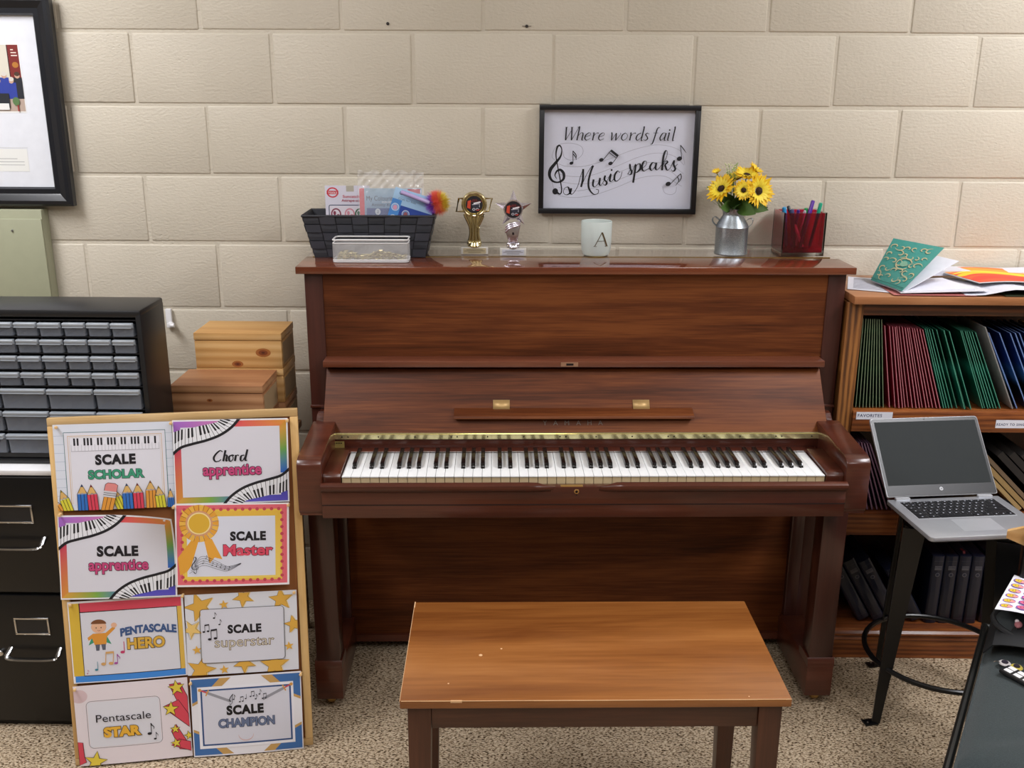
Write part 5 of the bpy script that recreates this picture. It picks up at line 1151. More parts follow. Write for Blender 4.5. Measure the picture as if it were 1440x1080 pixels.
def build_pen_vase():
    X, Y, _ = pw(.673, -.0865, 0)
    T = thing('glass_cube_vase', 'thick clear glass cube with dark red inside holding pens, right end of the piano lid', 'vase', (X, Y, LZ), PTH)
    gl, nt, b = new_mat('clear_glass'); b.inputs['Base Color'].default_value = (.93, .95, .94, 1); S(b, rough=.02, trans=1, ior=1.45)
    rd, nt, b = new_mat('ruby_glass'); b.inputs['Base Color'].default_value = (*srgb('#e83a68'), 1); S(b, rough=.05, trans=.93, ior=1.15)
    w = .0625; d = .053; h = .126; t = .004
    def openbox(m, w, d, z0, z1, t, fl, mt):
        vs = [(-w, -d, z0), (w, -d, z0), (w, d, z0), (-w, d, z0), (-w, -d, z1), (w, -d, z1), (w, d, z1), (-w, d, z1), (-w+t, -d+t, z0+fl), (w-t, -d+t, z0+fl), (w-t, d-t, z0+fl), (-w+t, d-t, z0+fl), (-w+t, -d+t, z1), (w-t, -d+t, z1), (w-t, d-t, z1), (-w+t, d-t, z1)]
        m.faces(vs, [(3, 2, 1, 0), (0, 1, 5, 4), (1, 2, 6, 5), (2, 3, 7, 6), (3, 0, 4, 7), (8, 9, 10, 11), (9, 8, 12, 13), (10, 9, 13, 14), (11, 10, 14, 15), (8, 11, 15, 12), (4, 5, 13, 12), (5, 6, 14, 13), (6, 7, 15, 14), (7, 4, 12, 15)], mt)
    m = MB(); openbox(m, w, d, .0, h, t, .009, gl); m.obj('glass_body', T)
    m = MB(); openbox(m, w-t-.0005, d-t-.0005, .0095, h-.002, .0012, .0015, rd); plabel(m.obj('ruby_liner', T), 'translucent dark red inner wall')
    def pen(x, y, tx, ty, zt, col, capc, lab, r=.0042):
        """pen from the vase floor (x, y) to its top (tx, ty, zt)"""
        a = Vector((x, y, .0145)); b = Vector((tx, ty, zt)); dr = (b-a).normalized()
        F = thing('pen', lab, 'pen', (X, Y, LZ), PTH, 'pens in the glass cube')
        m = MB(); m.tube([a, a+dr*(.008)], [.0012, r*.8], mat('pen_nib', '#2a2a30', rough=.4), seg=10); m.tube([a+dr*.008, b-dr*.03], r, mat('pen_'+col[1:], col, rough=.35), seg=12); m.obj('barrel', F)
        m = MB(); m.tube([b-dr*.045, b-dr*.003, b], [r*1.15, r*1.15, r*.8], mat('cap_'+capc[1:], capc, rough=.3), seg=12); m.obj('cap', F)
    g = 'in the glass cube vase'
    pen(-.03, .01, -.052, -.01, .137, '#2a6a9a', '#2f94cc', 'pen with sky blue cap, leftmost '+g, .0055)
    pen(-.02, -.03, -.037, -.036, .134, '#22222a', '#1f2c60', 'pen with dark navy cap, second from the left '+g, .006)
    pen(.012, -.02, -.034, .012, .138, '#eeeeee', '#20242c', 'white pen with black end, behind the navy cap '+g, .0045)
    pen(-.01, .03, -.012, -.02, .130, '#5a3a98', '#4a2a88', 'short violet pen, in the middle '+g)
    pen(.0, .02, .004, -.03, .129, '#c8c8cc', '#c8b8c8', 'pale grey pen, left of the green one '+g, .0035)
    pen(.02, .02, .014, -.008, .134, '#2a8a4a', '#28a058', 'short bright green capped pen, in the middle '+g, .005)
    pen(.0, -.02, .031, -.012, .157, '#5a2f90', '#5a2a9c', 'tall purple pen, the highest '+g, .005)
    pen(.015, .02, .04, .02, .147, '#6a1830', '#7a1c38', 'dark red pen, just right of the tall purple one '+g, .0045)
    pen(.035, .0, .052, -.02, .151, '#188a72', '#1ca080', 'teal green pen, rightmost '+g, .0048)
build_pen_vase()
# ------------------------------------------------------------------ bookcase on the right
FX0, FX1 = .812, 2.02
def build_bookcase():
    T = thing('bookcase', 'oak bookcase full of song books, right of the piano', 'bookcase', (0, 0, 0))
    m = MB(); m.box(.817, .862, -.31, -.292, .0, 1.113, W_OAKV, bev=.0015); m.box(.82, .842, -.295, -.012, .0, 1.11, W_OAKV); m.obj('side_panel', T)
    m = MB(); m.box(1.97, 2.02, -.31, -.292, .0, 1.113, W_OAKV, bev=.0015); m.box(1.985, 2.01, -.295, -.012, .0, 1.11, W_OAKV); m.obj('side_panel', T)
    m = MB(); m.box(.826, 2.04, -.333, -.006, 1.113, 1.135, wood('oak_top', '#8a5a34', '#a87048', '#b98258', 'x', 1, rough=.35, coat=.2, streak=.4), bev=.0015); m.obj('top_board', T)
    m = MB(); m.box(.862, 1.97, -.31, -.292, 1.078, 1.113, wood('oak_rail', '#3a1d0e', '#5a3018', '#6f3e20', 'x', 1.2, rings=.3), bev=.001); m.obj('top_rail', T)
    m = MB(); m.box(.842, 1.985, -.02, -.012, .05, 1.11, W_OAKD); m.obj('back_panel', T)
    for z0, z1 in ((.738, .800), (.413, .480)):
        m = MB(); m.box(.8625, 1.9695, -.315, -.296, z0, z1, W_OAK, bev=.0015); m.box(.843, 1.984, -.297, -.022, z1-.02, z1-.001, W_OAK); m.obj('shelf', T)
    m = MB(); m.box(.843, 1.984, -.295, -.022, .088, .105, W_OAK); m.obj('bottom_shelf', T)
    m = MB(); m.prism([(-.296, .0), (-.318, .0), (-.318, .062), (-.323, .066), (-.318, .075), (-.326, .082), (-.326, .088), (-.318, .094), (-.315, .104), (-.296, .106)], 'x', .8625, 1.9695, W_OAK); m.obj('base_moulding', T)
    # shelf labels
    def lab(x0, x1, z0, z1, s, tx, size):
        A = Art(); A.rect(x0, z0, x1, z1, '#e4e6f0'); A.text(s, tx, z0+.0075, size, '#23305c', off=.02, space=1.15, align='l'); m = MB(); m.box(x0, x1, -.3158, -.3151, z0, z1, M_PAPER); A.bake(m, lambda a, b, h: (a, -.3158-h, b)); return m
    plabel(lab(.872, .975, .775, .797, 'FAVORITES', .876, .0125).obj('shelf_label', T), 'white label reading FAVORITES')
    plabel(lab(1.272, 1.40, .752, .776, 'READY TO SING', 1.2745, .0098).obj('shelf_label', T), 'white label reading READY TO SING')
build_bookcase()
def book(w, d, h, cover, lean, x, y, z, name='song_book', page='#cfc7b2', tw=0, band=None, ct=.0006):
    """thin booklet: spine edge to the room; lean > 0 tips the top to the left; x, z is the lower left front corner"""
    m = MB(); pg = mat('pages_'+page[1:], page, rough=.8)
    m.box(0, ct, 0, d, 0, h, cover); m.box(w-ct, w, 0, d, 0, h, cover); m.box(ct, w-ct, -.0004, d-.001, .0005, h-.0008, pg)
    o = m.obj(name); o.location = (x, y, z); o.rotation_euler = (0, -lean, tw); return o
def cover_mat(name, base_, stripe, freq=14, rough=.3):
    if name in MC: return MC[name]
    m, nt, b = new_mat(name); tc = nt.nodes.new('ShaderNodeTexCoord'); n = nt.nodes.new('ShaderNodeTexNoise'); n.inputs['Scale'].default_value = freq; n.inputs['Detail'].default_value = 3
    nt.links.new(tc.outputs['Object'], n.inputs['Vector']); r = ramp(nt, [(.42, base_), (.66, stripe)]); nt.links.new(n.outputs['Fac'], r.inputs[0]); nt.links.new(r.outputs[0], b.inputs['Base Color']); S(b, rough=rough, coat=.2); MC[name] = m; return m
def band_mat(name, c0, c1, zs):
    """cover with a printed horizontal band at height zs (its own local z)"""
    m, nt, b = new_mat(name); tc = nt.nodes.new('ShaderNodeTexCoord'); sp = nt.nodes.new('ShaderNodeSeparateXYZ'); nt.links.new(tc.outputs['Object'], sp.inputs[0]); n = nt.nodes.new('ShaderNodeTexNoise'); n.inputs['Scale'].default_value = 30; nt.links.new(tc.outputs['Object'], n.inputs['Vector'])
    a = nt.nodes.new('ShaderNodeMath'); a.operation = 'MULTIPLY_ADD'; a.inputs[1].default_value = .03; nt.links.new(n.outputs['Fac'], a.inputs[0]); nt.links.new(sp.outputs[2], a.inputs[2])
    r = ramp(nt, c1); mr = nt.nodes.new('ShaderNodeMapRange'); mr.inputs[2].default_value = .28; nt.links.new(a.outputs[0], mr.inputs[0]); nt.links.new(mr.outputs[0], r.inputs[0]); nt.links.new(r.outputs[0], b.inputs['Base Color']); S(b, rough=.28, coat=.2); MC[name] = m; return m
def build_books():
    dgreen = cover_mat('cover_dark_green', '#0e2418', '#2c5a38', 30)
    reds = cover_mat('cover_red', '#7a1528', '#96203a', 10); green = band_mat('cover_green', 0, [(0, '#0d6a5a'), (.35, '#0a5a46'), (.52, '#2f8a74'), (.6, '#06402f'), (1, '#0c4a38')], .12); navy = band_mat('cover_navy', 0, [(0, '#16264c'), (.3, '#0c1220'), (.40, '#3d6ea8'), (.52, '#3a68a0'), (.58, '#1f3f8c'), (1, '#131f48')], .1)
    purple = cover_mat('cover_purple', '#3c1a3e', '#54285a', 14); grey = mat('cover_grey', '#8d8d8c', rough=.4, coat=.2); edge = '#b9c3a4'
    n = 10
    for k in range(n):
        t = k/(n-1); o = book(.0026, .175, .262, dgreen, .01+.12*t, .867+.0098*k, -.288+rnd.uniform(-.002, .002), .8015, page='#8a9a78'); 
        tag(o, 'thin dark green mottled song book, %s, left end of the upper shelf' % ('against the bookcase side' if k == 0 else 'touching the red books' if k == n-1 else 'standing among its alike'), 'book', 'dark green song books on the upper shelf')
        if 0 < k < n-1: o['label'] = 'thin dark green mottled song book standing between the bookcase side and the red books'
    n = 15
    for k in range(n):
        t = k/(n-1); o = book(.0028, .175, .245, reds, .17+.16*t, .966+.0098*k+(.014 if k > 0 else .008), -.288+rnd.uniform(-.004, .004), .8015, page='#c4848c')
        tag(o, 'thin dark red song book leaning between the dark green and teal green books' if 0 < k < n-1 else ('leftmost thin dark red song book, beside the dark green ones' if k == 0 else 'rightmost thin dark red song book, against the teal green ones'), 'book', 'red song books on the upper shelf')
    xs = [1.124, 1.131, 1.139, 1.149, 1.163, 1.180, 1.187, 1.198, 1.236, 1.243, 1.251, 1.259, 1.267, 1.276, 1.286]
    for k, x in enumerate(xs):
        t = k/(len(xs)-1); o = book(.0028, .175, .248, green, .34+.09*t, x+.004, -.288+(-.012 if k in (5, 7) else rnd.uniform(-.002, .002)), .8015, page='#4f9a80')
        tag(o, 'thin teal green song book leaning between the red books and the grey folder' if 0 < k < len(xs)-1 else ('leftmost teal green song book, against the red ones' if k == 0 else 'rightmost teal green song book, against the grey folder'), 'book', 'teal green song books on the upper shelf')
    m = MB(); m.box(0, .004, 0, .2, 0, .265, grey, bev=.001); o = m.obj('grey_folder'); o.location = (1.324, -.292, .8015); o.rotation_euler = (0, -.44, 0); tag(o, 'light grey folder leaning between the teal green and the navy blue books', 'folder')
    xs = [1.338, 1.368, 1.398, 1.412, 1.424, 1.442, 1.46, 1.48]
    for k, x in enumerate(xs):
        o = book(.004, .175, .25, navy, .47, x, -.288, .8015, page='#6a86b8'); tag(o, 'glossy navy song book leaning right of the grey folder, %s' % ('first of the row' if k == 0 else 'second of the row' if k == 1 else 'further right towards the picture edge'), 'book', 'navy song books on the upper shelf')
    for k in range(3):
        o = book(.005, .175, .25, mat('cover_tan', '#a08a72', rough=.5), .47, 1.505+.02*k, -.288, .8015); tag(o, 'tan covered song book leaning right of the navy books, at the picture edge', 'book', 'tan song books on the upper shelf')
    # middle shelf: purple books behind the laptop, tan magazines on the right
    for k in range(11):
        t = k/10; o = book(.005, .17, .215+.01*t, purple, .12+.28*t, .872+.0145*k, -.286, .4815, page='#8a6a80')
        tag(o, 'thin purple song book on the middle shelf, between piano arm and laptop screen' if k < 7 else 'thin purple song book on the middle shelf hidden mostly by the laptop screen', 'book', 'purple song books on the middle shelf')
    for k, (x, c_, w_) in enumerate(((1.345, '#b59a68', .012), (1.367, '#a88c5c', .015), (1.393, '#7a6650', .012))):
        o = book(w_, .17, .27, mat('mag_'+c_[1:], c_, rough=.5), .80, x+.05, -.286, .4815, page=c_, name='magazine'); tag(o, ('pale tan magazine, lowest of the three slanting on the middle shelf right of the laptop', 'tan magazine, middle one of the three slanting right of the laptop', 'brown magazine, uppermost of the three slanting right of the laptop')[k], 'magazine', 'magazines slanting on the middle shelf')
    for k in range(3):
        o = book(.02, .2, .25, mat('binder_black', '#17161a', rough=.4), .80, 1.485+.034*k, -.286, .4815, page='#2a2624', name='black_binder'); tag(o, 'black binder leaning on the middle shelf at the right picture edge', 'binder', 'black binders on the middle shelf')
    # bottom shelf: navy hardback volumes
    nv = mat('navy_cloth', '#12172a', rough=.5); nvt = mat('navy_leather', '#151b2e', rough=.35, coat=.2)
    def vol(x, y, z, w, d, h, lean, lab, grp='navy hardback volumes on the bottom shelf'):
        T = thing('hardback_volume', lab, 'book', (x, y, z), (0, -lean, 0), grp)
        m = MB(); m.prism([(0, .006), (w*.15, .0015), (w*.5, 0), (w*.85, .0015), (w, .006), (w, d), (0, d)], 'z', 0, h, nvt, bev=.001); A = Art()
        gold = '#5a5a62'
        A.rect(w*.22, h*.80, w*.78, h*.86, gold); A.text('HYMNS', w/2, h*.825, .008, '#20263a', width=w*.5); A.ell(w*.5, h*.73, w*.18, w*.18, gold); A.ell(w*.5, h*.73, w*.11, w*.11, '#20263a'); A.rect(w*.1, h*.93, w*.9, h*.932, gold); A.rect(w*.1, h*.08, w*.9, h*.082, gold)
        A.bake(m, lambda a, b, q: (a, -.0005-q, b)); m.obj('cover', T); m = MB(); m.box(.003, w-.003, .02, d+.002, .003, h-.003, mat('pages_old', '#8c8672', rough=.8)); m.obj('pages', T)
    vol(1.1615, -.29, .1055, .0375, .17, .227, 0, 'upright navy hardback, leftmost of the four upright volumes below the laptop'); vol(1.2015, -.29, .1055, .039, .17, .227, 0, 'upright navy hardback, second of the four upright volumes below the laptop')
    vol(1.243, -.29, .1055, .0375, .17, .227, 0, 'upright navy hardback with red ribbon, third of the four upright volumes below the laptop'); vol(1.283, -.29, .1055, .037, .17, .227, 0, 'upright navy hardback, rightmost of the four upright volumes below the laptop')
    m = MB(); m.tube([(0, 0, 0), (0, -.02, .002), (0, -.03, -.012)], .004, mat('red_ribbon', '#7a1a2a', rough=.6), flat=.2, seg=8); tag(m.obj('bookmark_ribbon', loc=(1.262, -.245, .3365)), 'dark red bookmark ribbon lying on the third upright navy volume', 'bookmark')
    vol(1.332, -.285, .1055, .04, .17, .227, 0, 'navy hardback right of the stool leg, partly behind it'); vol(1.374, -.285, .1055, .04, .17, .227, 0, 'navy hardback at the right edge of the bottom shelf')
    for x, z, l, w in ((.960, .108, .53, 'leaning navy hardback, leftmost beside the piano foot'), (1.007, .108, .53, 'leaning navy hardback, middle of the three leaning beside the piano foot'), (1.054, .108, .53, 'leaning navy hardback, the one nearest the stool leg'), (1.124, .108, .53, 'navy hardback leaning against the upright volumes, behind the stool leg')):
        vol(x, -.287, z, .038, .17, .227 if x < 1.1 else .20, l, w)
build_books()
def build_case_top():
    z = 1.1355
    def paper(name, lab, pts, zz, mt, A=None, bend=None, cat='paper', th=.0006):
        """sheet given by its four corners on the bookcase top (x, y), thickness th"""
        m = MB(); q = [Vector((*p, 0)) for p in pts]
        f = lambda s, t: (lambda v: Vector((v.x, v.y, zz+(bend(s, t) if bend else 0))))((q[0].lerp(q[1], s)).lerp(q[3].lerp(q[2], s), t))
        m.surf(f, 12, 10, mt, thick=-th)
        if A: A.bake(m, lambda x, y, h: f(x, y)+Vector((0, 0, h+th+.0004)), cut=.1, span=(0, 0, 1, 1), clip=(.01, .01, .99, .99))
        return tag(m.obj(name, angle=60), lab, cat)
    # loose sheets
    A = Art()
    for k in range(12): A.rect(.08, .1+k*.07, .92 if k % 3 else .6, .118+k*.07, '#a8adc0', same=k > 0)
    paper('music_sheet', 'white printed sheet lying leftmost on the bookcase top, beside the piano lid', [(.836, -.235), (1.01, -.315), (1.09, -.12), (.90, -.04)], z+.001, M_PAPER, A)
    paper('white_folder', 'white folder lying under the teal song book on the bookcase top', [(.955, -.318), (1.20, -.31), (1.20, -.10), (.97, -.10)], z+.0045, mat('folder_white', '#dcdce4', rough=.5), bend=lambda s, t: .006*s*(1-t)+.002, th=.002)
    paper('red_edged_booklet', 'reddish edged booklet peeking from under the white folder at the bookcase front', [(.935, -.323), (1.16, -.327), (1.16, -.2), (.94, -.2)], z+.0022, mat('booklet_red', '#b56a68', rough=.5), th=.001)
    # teal song book standing half open like a tent leaning right
    T = thing('teal_song_book', 'teal song book with curly tan ornaments, half open and propped up on the bookcase top', 'book')
    C0 = [Vector((.929, -.150, z+.012)), Vector((.958, -.315, z+.013)), Vector((1.115, -.185, 1.248)), Vector((1.0, -.10, 1.262))]   # spine back, spine front, top front, top back
    teal = mat('teal_cover', '#3f8f86', rough=.45)
    fc = lambda s, t: C0[0].lerp(C0[1], s).lerp(C0[3].lerp(C0[2], s), t)
    m = MB(); m.surf(lambda s, t: fc(s, t), 20, 20, teal, thick=.0012)
    A = Art(); tan = '#b9b08a'
    r2 = random.Random(3)
    for k in range(30):
        cx, cy = .14+.145*(k % 6)+r2.uniform(-.03, .03), .17+.165*(k//6)+r2.uniform(-.03, .03); a0 = r2.uniform(0, 6); s = r2.choice([1, -1]); R = r2.uniform(.07, .13)
        A.line([(cx+R*(1-j/16)*math.cos(a0+s*j*.33), cy+.7*R*(1-j/16)*math.sin(a0+s*j*.33)) for j in range(15)], [.004+.02*math.sin(PI*j/14) for j in range(15)], tan, same=k > 0)
    A.line([(.55+.17*math.cos(a), .5+.12*math.sin(a)) for a in [.5+j*.3 for j in range(18)]], .022, tan); A.ell(.55, .5, .08, .06, '#7aa890'); A.rect(0, .045, 1, .06, '#2c6f68')
    nn = (C0[1]-C0[0]).cross(C0[3]-C0[0]).normalized()
    if nn.dot(Vector((-1.05, -2.8, .4))) < 0: nn = -nn
    A.bake(m, lambda x, y, h: fc(x, y)+nn*(h+.0022)); m.obj('front_cover', T, angle=60)
    pg = mat('page_block', '#dfe0ea', rough=.7)
    m = MB(); C1 = [Vector((.940, -.148, z+.010)), Vector((.970, -.305, z+.010)), Vector((1.155, -.20, 1.213)), Vector((1.08, -.08, 1.222))]
    m.surf(lambda s, t: C1[0].lerp(C1[1], s).lerp(C1[3].lerp(C1[2], s), t), 6, 6, pg, thick=.0015); m.obj('page', T, angle=60)
    m = MB(); C2 = [Vector((.935, -.150, z+.0105)), Vector((.964, -.312, z+.0105)), Vector((1.165, -.30, z+.018)), Vector((1.14, -.14, z+.018))]
    m.surf(lambda s, t: C2[0].lerp(C2[1], s).lerp(C2[3].lerp(C2[2], s), t), 6, 6, pg, thick=.004); m.obj('back_pages', T, angle=60)
    # magazine with flame cover, propped on papers
    A = Art(); A.grad([(0, 0), (1, 0), (1, 1), (0, 1)], ['#e8502e', '#e8502e', '#f08a3a', '#f0702e']); 
    for k, (y0, cc, w_) in enumerate(((.75, '#f0a030', .2), (.5, '#f2cc28', .16), (.42, '#e84a2c', .08), (.22, '#e2402c', .2), (.62, '#f5e04a', .06))): A.line([(.0, y0-.1), (.25, y0+.06), (.5, y0-.02), (.75, y0-.16), (1, y0-.05)], [w_*.3, w_, w_*1.1, w_, w_*.5], cc, smooth=8)
    A.poly([(.62, 1), (1, 1), (1, .62)], '#f2f0ea')
    paper('flame_magazine', 'glossy magazine with orange and yellow flame cover, lying on papers on the bookcase top', [(1.20, -.245), (1.47, -.235), (1.50, -.03), (1.14, -.03)], z+.022, mat('magazine_white', '#e4e2e0', rough=.3), A, bend=lambda s, t: .004*math.sin(s*5)+.003*t, cat='magazine', th=.0018)
    paper('bent_paper', 'white bent sheet arching over the bookcase front edge, right of the teal song book', [(1.13, -.325), (1.45, -.33), (1.47, -.12), (1.16, -.12)], z+.0035, M_PAPER, bend=lambda s, t: .017*math.sin(PI*min(1, max(0, (s-.1)/.7)))**2*(1-.4*t), th=.0006)
    paper('dark_booklet', 'dark green booklet lying under the bent sheet near the right picture edge', [(1.24, -.326), (1.5, -.326), (1.5, -.16), (1.24, -.16)], z+.0018, mat('booklet_dark', '#39412e', rough=.5), th=.0015)
    paper('paper_pile', 'pile of white papers at the back of the bookcase top, under the flame magazine', [(1.12, -.10), (1.56, -.10), (1.55, -.02), (1.13, -.02)], z+.0155, M_PAPER, bend=lambda s, t: .002*math.sin(s*9), th=.014)
build_case_top()
# ------------------------------------------------------------------ laptop on a black stool
def build_laptop():
    A0 = math.radians(6.5)
    T = thing('laptop', 'silver open laptop with black screen on the black stool, in front of the bookcase', 'laptop', (.900, -.532, .6045), A0)
    W, D, H = .318, .235, .0155
    sil = mat('laptop_silver', '#b9bcc2', rough=.35, metal=.5); bez = mat('laptop_bezel', '#232529', rough=.35); scr = mat('laptop_screen', '#24292a', rough=.6, spec=.2)
    m = MB()
    pl = []
    for cx, cy, a in ((W-.006, -.006, 0), (.006, -.006, PI/2), (.012, -D+.012, PI), (W-.012, -D+.012, 1.5*PI)):
        r = .006 if cy > -.01 else .012; pl += [(cx+r*math.cos(a+PI/2*k/5), cy+r*math.sin(a+PI/2*k/5)) for k in range(6)]
    m.prism(pl, 'z', .004, H, sil, bev=.0015); inner = [(W/2+(p[0]-W/2)*.97, -D/2+(p[1]+D/2)*.96) for p in pl]; m.prism(inner, 'z', .0, .0045, bez); m.obj('laptop_base', T)
    # keyboard
    m = MB(); kx0, kx1, ky0, ky1 = .026, W-.026, -.022, -.125
    m.box(kx0-.002, kx1+.002, ky1-.002, ky0+.002, H-.0002, H+.0004, mat('key_well', '#c9ccd2', rough=.4, metal=.4)); m.obj('key_well', T)
    kb = mat('laptop_key', '#17181c', rough=.45); rows = [14, 14, 14, 13, 12]; rh = (ky0-ky1)/6
    def key(x0, x1, y0, y1): m = MB(); m.box(x0+.0008, x1-.0008, y1+.0008, y0-.0008, H+.0002, H+.0016, kb, bev=.0004); 
    keys = [(kx0+i*(kx1-kx0)/14, kx0+(i+1)*(kx1-kx0)/14, ky0, ky0-rh*.75) for i in range(14)]; y = ky0-rh*.75
    rh2 = (y-ky1)/5
    for r, (first, n) in enumerate(((1.0, 14), (1.4, 13), (1.7, 12), (2.1, 11))):
        u = (kx1-kx0)/15; x = kx0
        ws = [first]+[1]*(n-1); ws[-1] = 15-first-(n-2)
        for w_ in ws: keys.append((x, x+w_*u, y, y-rh2)); x += w_*u
        y -= rh2
    x = kx0; u = (kx1-kx0)/15
    for w_ in (1.7, 1.7, 5.2, 1.6, 1.5, 1.1, 1.1, 1.1): keys.append((x, x+w_*u, y, y-rh2)); x += w_*u
    A = Art(); Art.EPS = .00002
    for k, (x0, x1, y0, y1) in enumerate(keys):
        m = MB(); m.box(x0+.0008, x1-.0008, y1+.0008, y0-.0008, H+.0004, H+.0016, kb, bev=.0003)
        A2 = Art(); cx = (x0+x1)/2; cy = (y0+y1)/2
        if x1-x0 < .06: A2.rect(cx-.0022, cy-.0014, cx+.0018, cy+.002, '#b4b8c4')
        if A2.items: A2.bake(m, lambda a, b, h: (a, b, H+.00165+h), depth0=.00003)
        m.obj('key', T)
    Art.EPS = .00007
    m = MB(); m.box(W*.33, W*.67, -.205, -.136, H, H+.0003, mat('touchpad', '#c4c7cd', rough=.3, metal=.4)); m.obj('touchpad', T)
    # screen
    tilt = math.radians(40.6)
    Sd = bpy.data.objects.new('screen', None)
    m = MB(); q = [(.002, .004), (W-.002, .004)]
    SW, SH = W-.003, .228
    pl = []
    for cx, cz, a in ((SW/2-.008, SH-.008, 0), (-SW/2+.008, SH-.008, PI/2), (-SW/2+.004, .004, PI), (SW/2-.004, .004, 1.5*PI)):
        r = .008 if cz > .1 else .004; pl += [(W/2+cx+r*math.cos(a+PI/2*k/5), cz+r*math.sin(a+PI/2*k/5)) for k in range(6)]
    m.prism(pl, 'y', -.001, .006, sil, bev=.001)
    inn = [(W/2+(p[0]-W/2)*.985, SH/2+(p[1]-SH/2)*.985) for p in pl]; m.prism(inn, 'y', -.0018, -.0008, bez)
    o = m.obj('screen_lid', T, loc=(0, .001, H+.006), rot=(-tilt, 0, 0))
    m = MB(); m.box(W/2-SW/2+.010, W/2+SW/2-.010, -.0023, -.0017, .032, SH-.012, scr); m.obj('display', o)
    m = MB(); A = Art(); A.ell(W/2, .019, .0052, .0052, '#c4c6cc'); A.line([(W/2-.0022, .0165), (W/2-.0008, .0215)], .0008, '#2a2c30'); A.line([(W/2-.0012, .0190), (W/2+.0003, .0192), (W/2-.0003, .0170)], .0007, '#2a2c30'); A.line([(W/2+.0003, .0160), (W/2+.0016, .0208), (W/2+.0028, .0206), (W/2+.0020, .0180), (W/2+.001, .0180)], .0007, '#2a2c30')
    A.bake(m, lambda a, b, h: (a, -.0019-h, b)); plabel(m.obj('logo', o), 'small round silver maker logo')
    m = MB(); m.lathe([(0, 0), (.0016, 0), (.0013, .0005), (0, .0005)], M_FELT, M=Matrix.Translation((W/2, -.0018, SH-.006))@Matrix.Rotation(PI/2, 4, 'X'), seg=12); m.obj('webcam', o)
    for x in (.022, W-.062):
        m = MB(); m.box(x, x+.04, -.011, .0, H-.001, H+.0065, mat('hinge_cap', '#d3d6dc', rough=.3, metal=.4), bev=.0015); m.obj('hinge', T)
build_laptop()
def build_stool():
    cx, cy, a = 1.087, -.557, math.radians(-20.4)
    T = thing('metal_stool', 'black metal stool with tapered legs and a round foot ring, under the laptop', 'stool', (cx, cy, 0), a)
    m = MB(); pl = []
    for sx, sy, a0 in ((1, 1, 0), (-1, 1, PI/2), (-1, -1, PI), (1, -1, 1.5*PI)): pl += [(sx*.105+.03*math.cos(a0+PI/2*k/5), sy*.105+.03*math.sin(a0+PI/2*k/5)) for k in range(6)]
    m.prism(pl, 'z', .585, .603, M_BLACKM, bev=.003); m.obj('stool_seat', T)
    for sx in (-1, 1):
        for sy in (-1, 1):
            m = MB(); t0, t1, f0, f1 = .150, .118, .154, .139
            # two tapered flat plates forming an angle: wide at the top
            q = lambda w: [(sx*0, sy*0), (sx*0-sx*w, sy*0), (sx*0-sx*w, -sy*.004), (-sx*.004, -sy*.004), (-sx*.004, -sy*w), (0, -sy*w)]
            b = bmesh.new(); top = [b.verts.new((sx*.138+p[0], sy*.138+p[1], .588)) for p in q(.055)]; bot = [b.verts.new((sx*.154+p[0], sy*.154+p[1], .006)) for p in q(.021)]
            b.faces.new(top); b.faces.new(bot)
            for i in range(6): b.faces.new((top[i], top[(i+1) % 6], bot[(i+1) % 6], bot[i]))
            bmesh.ops.recalc_face_normals(b, faces=b.faces); m.merge(b, M_BLACKM); m.obj('leg', T)
            m = MB(); m.box(-.019, .019, -.013, .013, 0, .005, M_BLACKM, bev=.001, M=Matrix.Translation((sx*.158, sy*.152, 0))@Matrix.Rotation(-a+.2, 4, 'Z')); m.lathe([(0, .005), (.003, .005), (.0025, .007), (0, .0075)], M_CHROME, c=(sx*.164, sy*.158, 0), seg=10); m.obj('foot_plate', T)
    m = MB(); m.tube([(.196*math.cos(t), .196*math.sin(t), .172) for t in [2*PI*k/48 for k in range(48)]], .0075, M_BLACKM, closed=True, seg=10); m.obj('foot_ring', T)
build_stool()
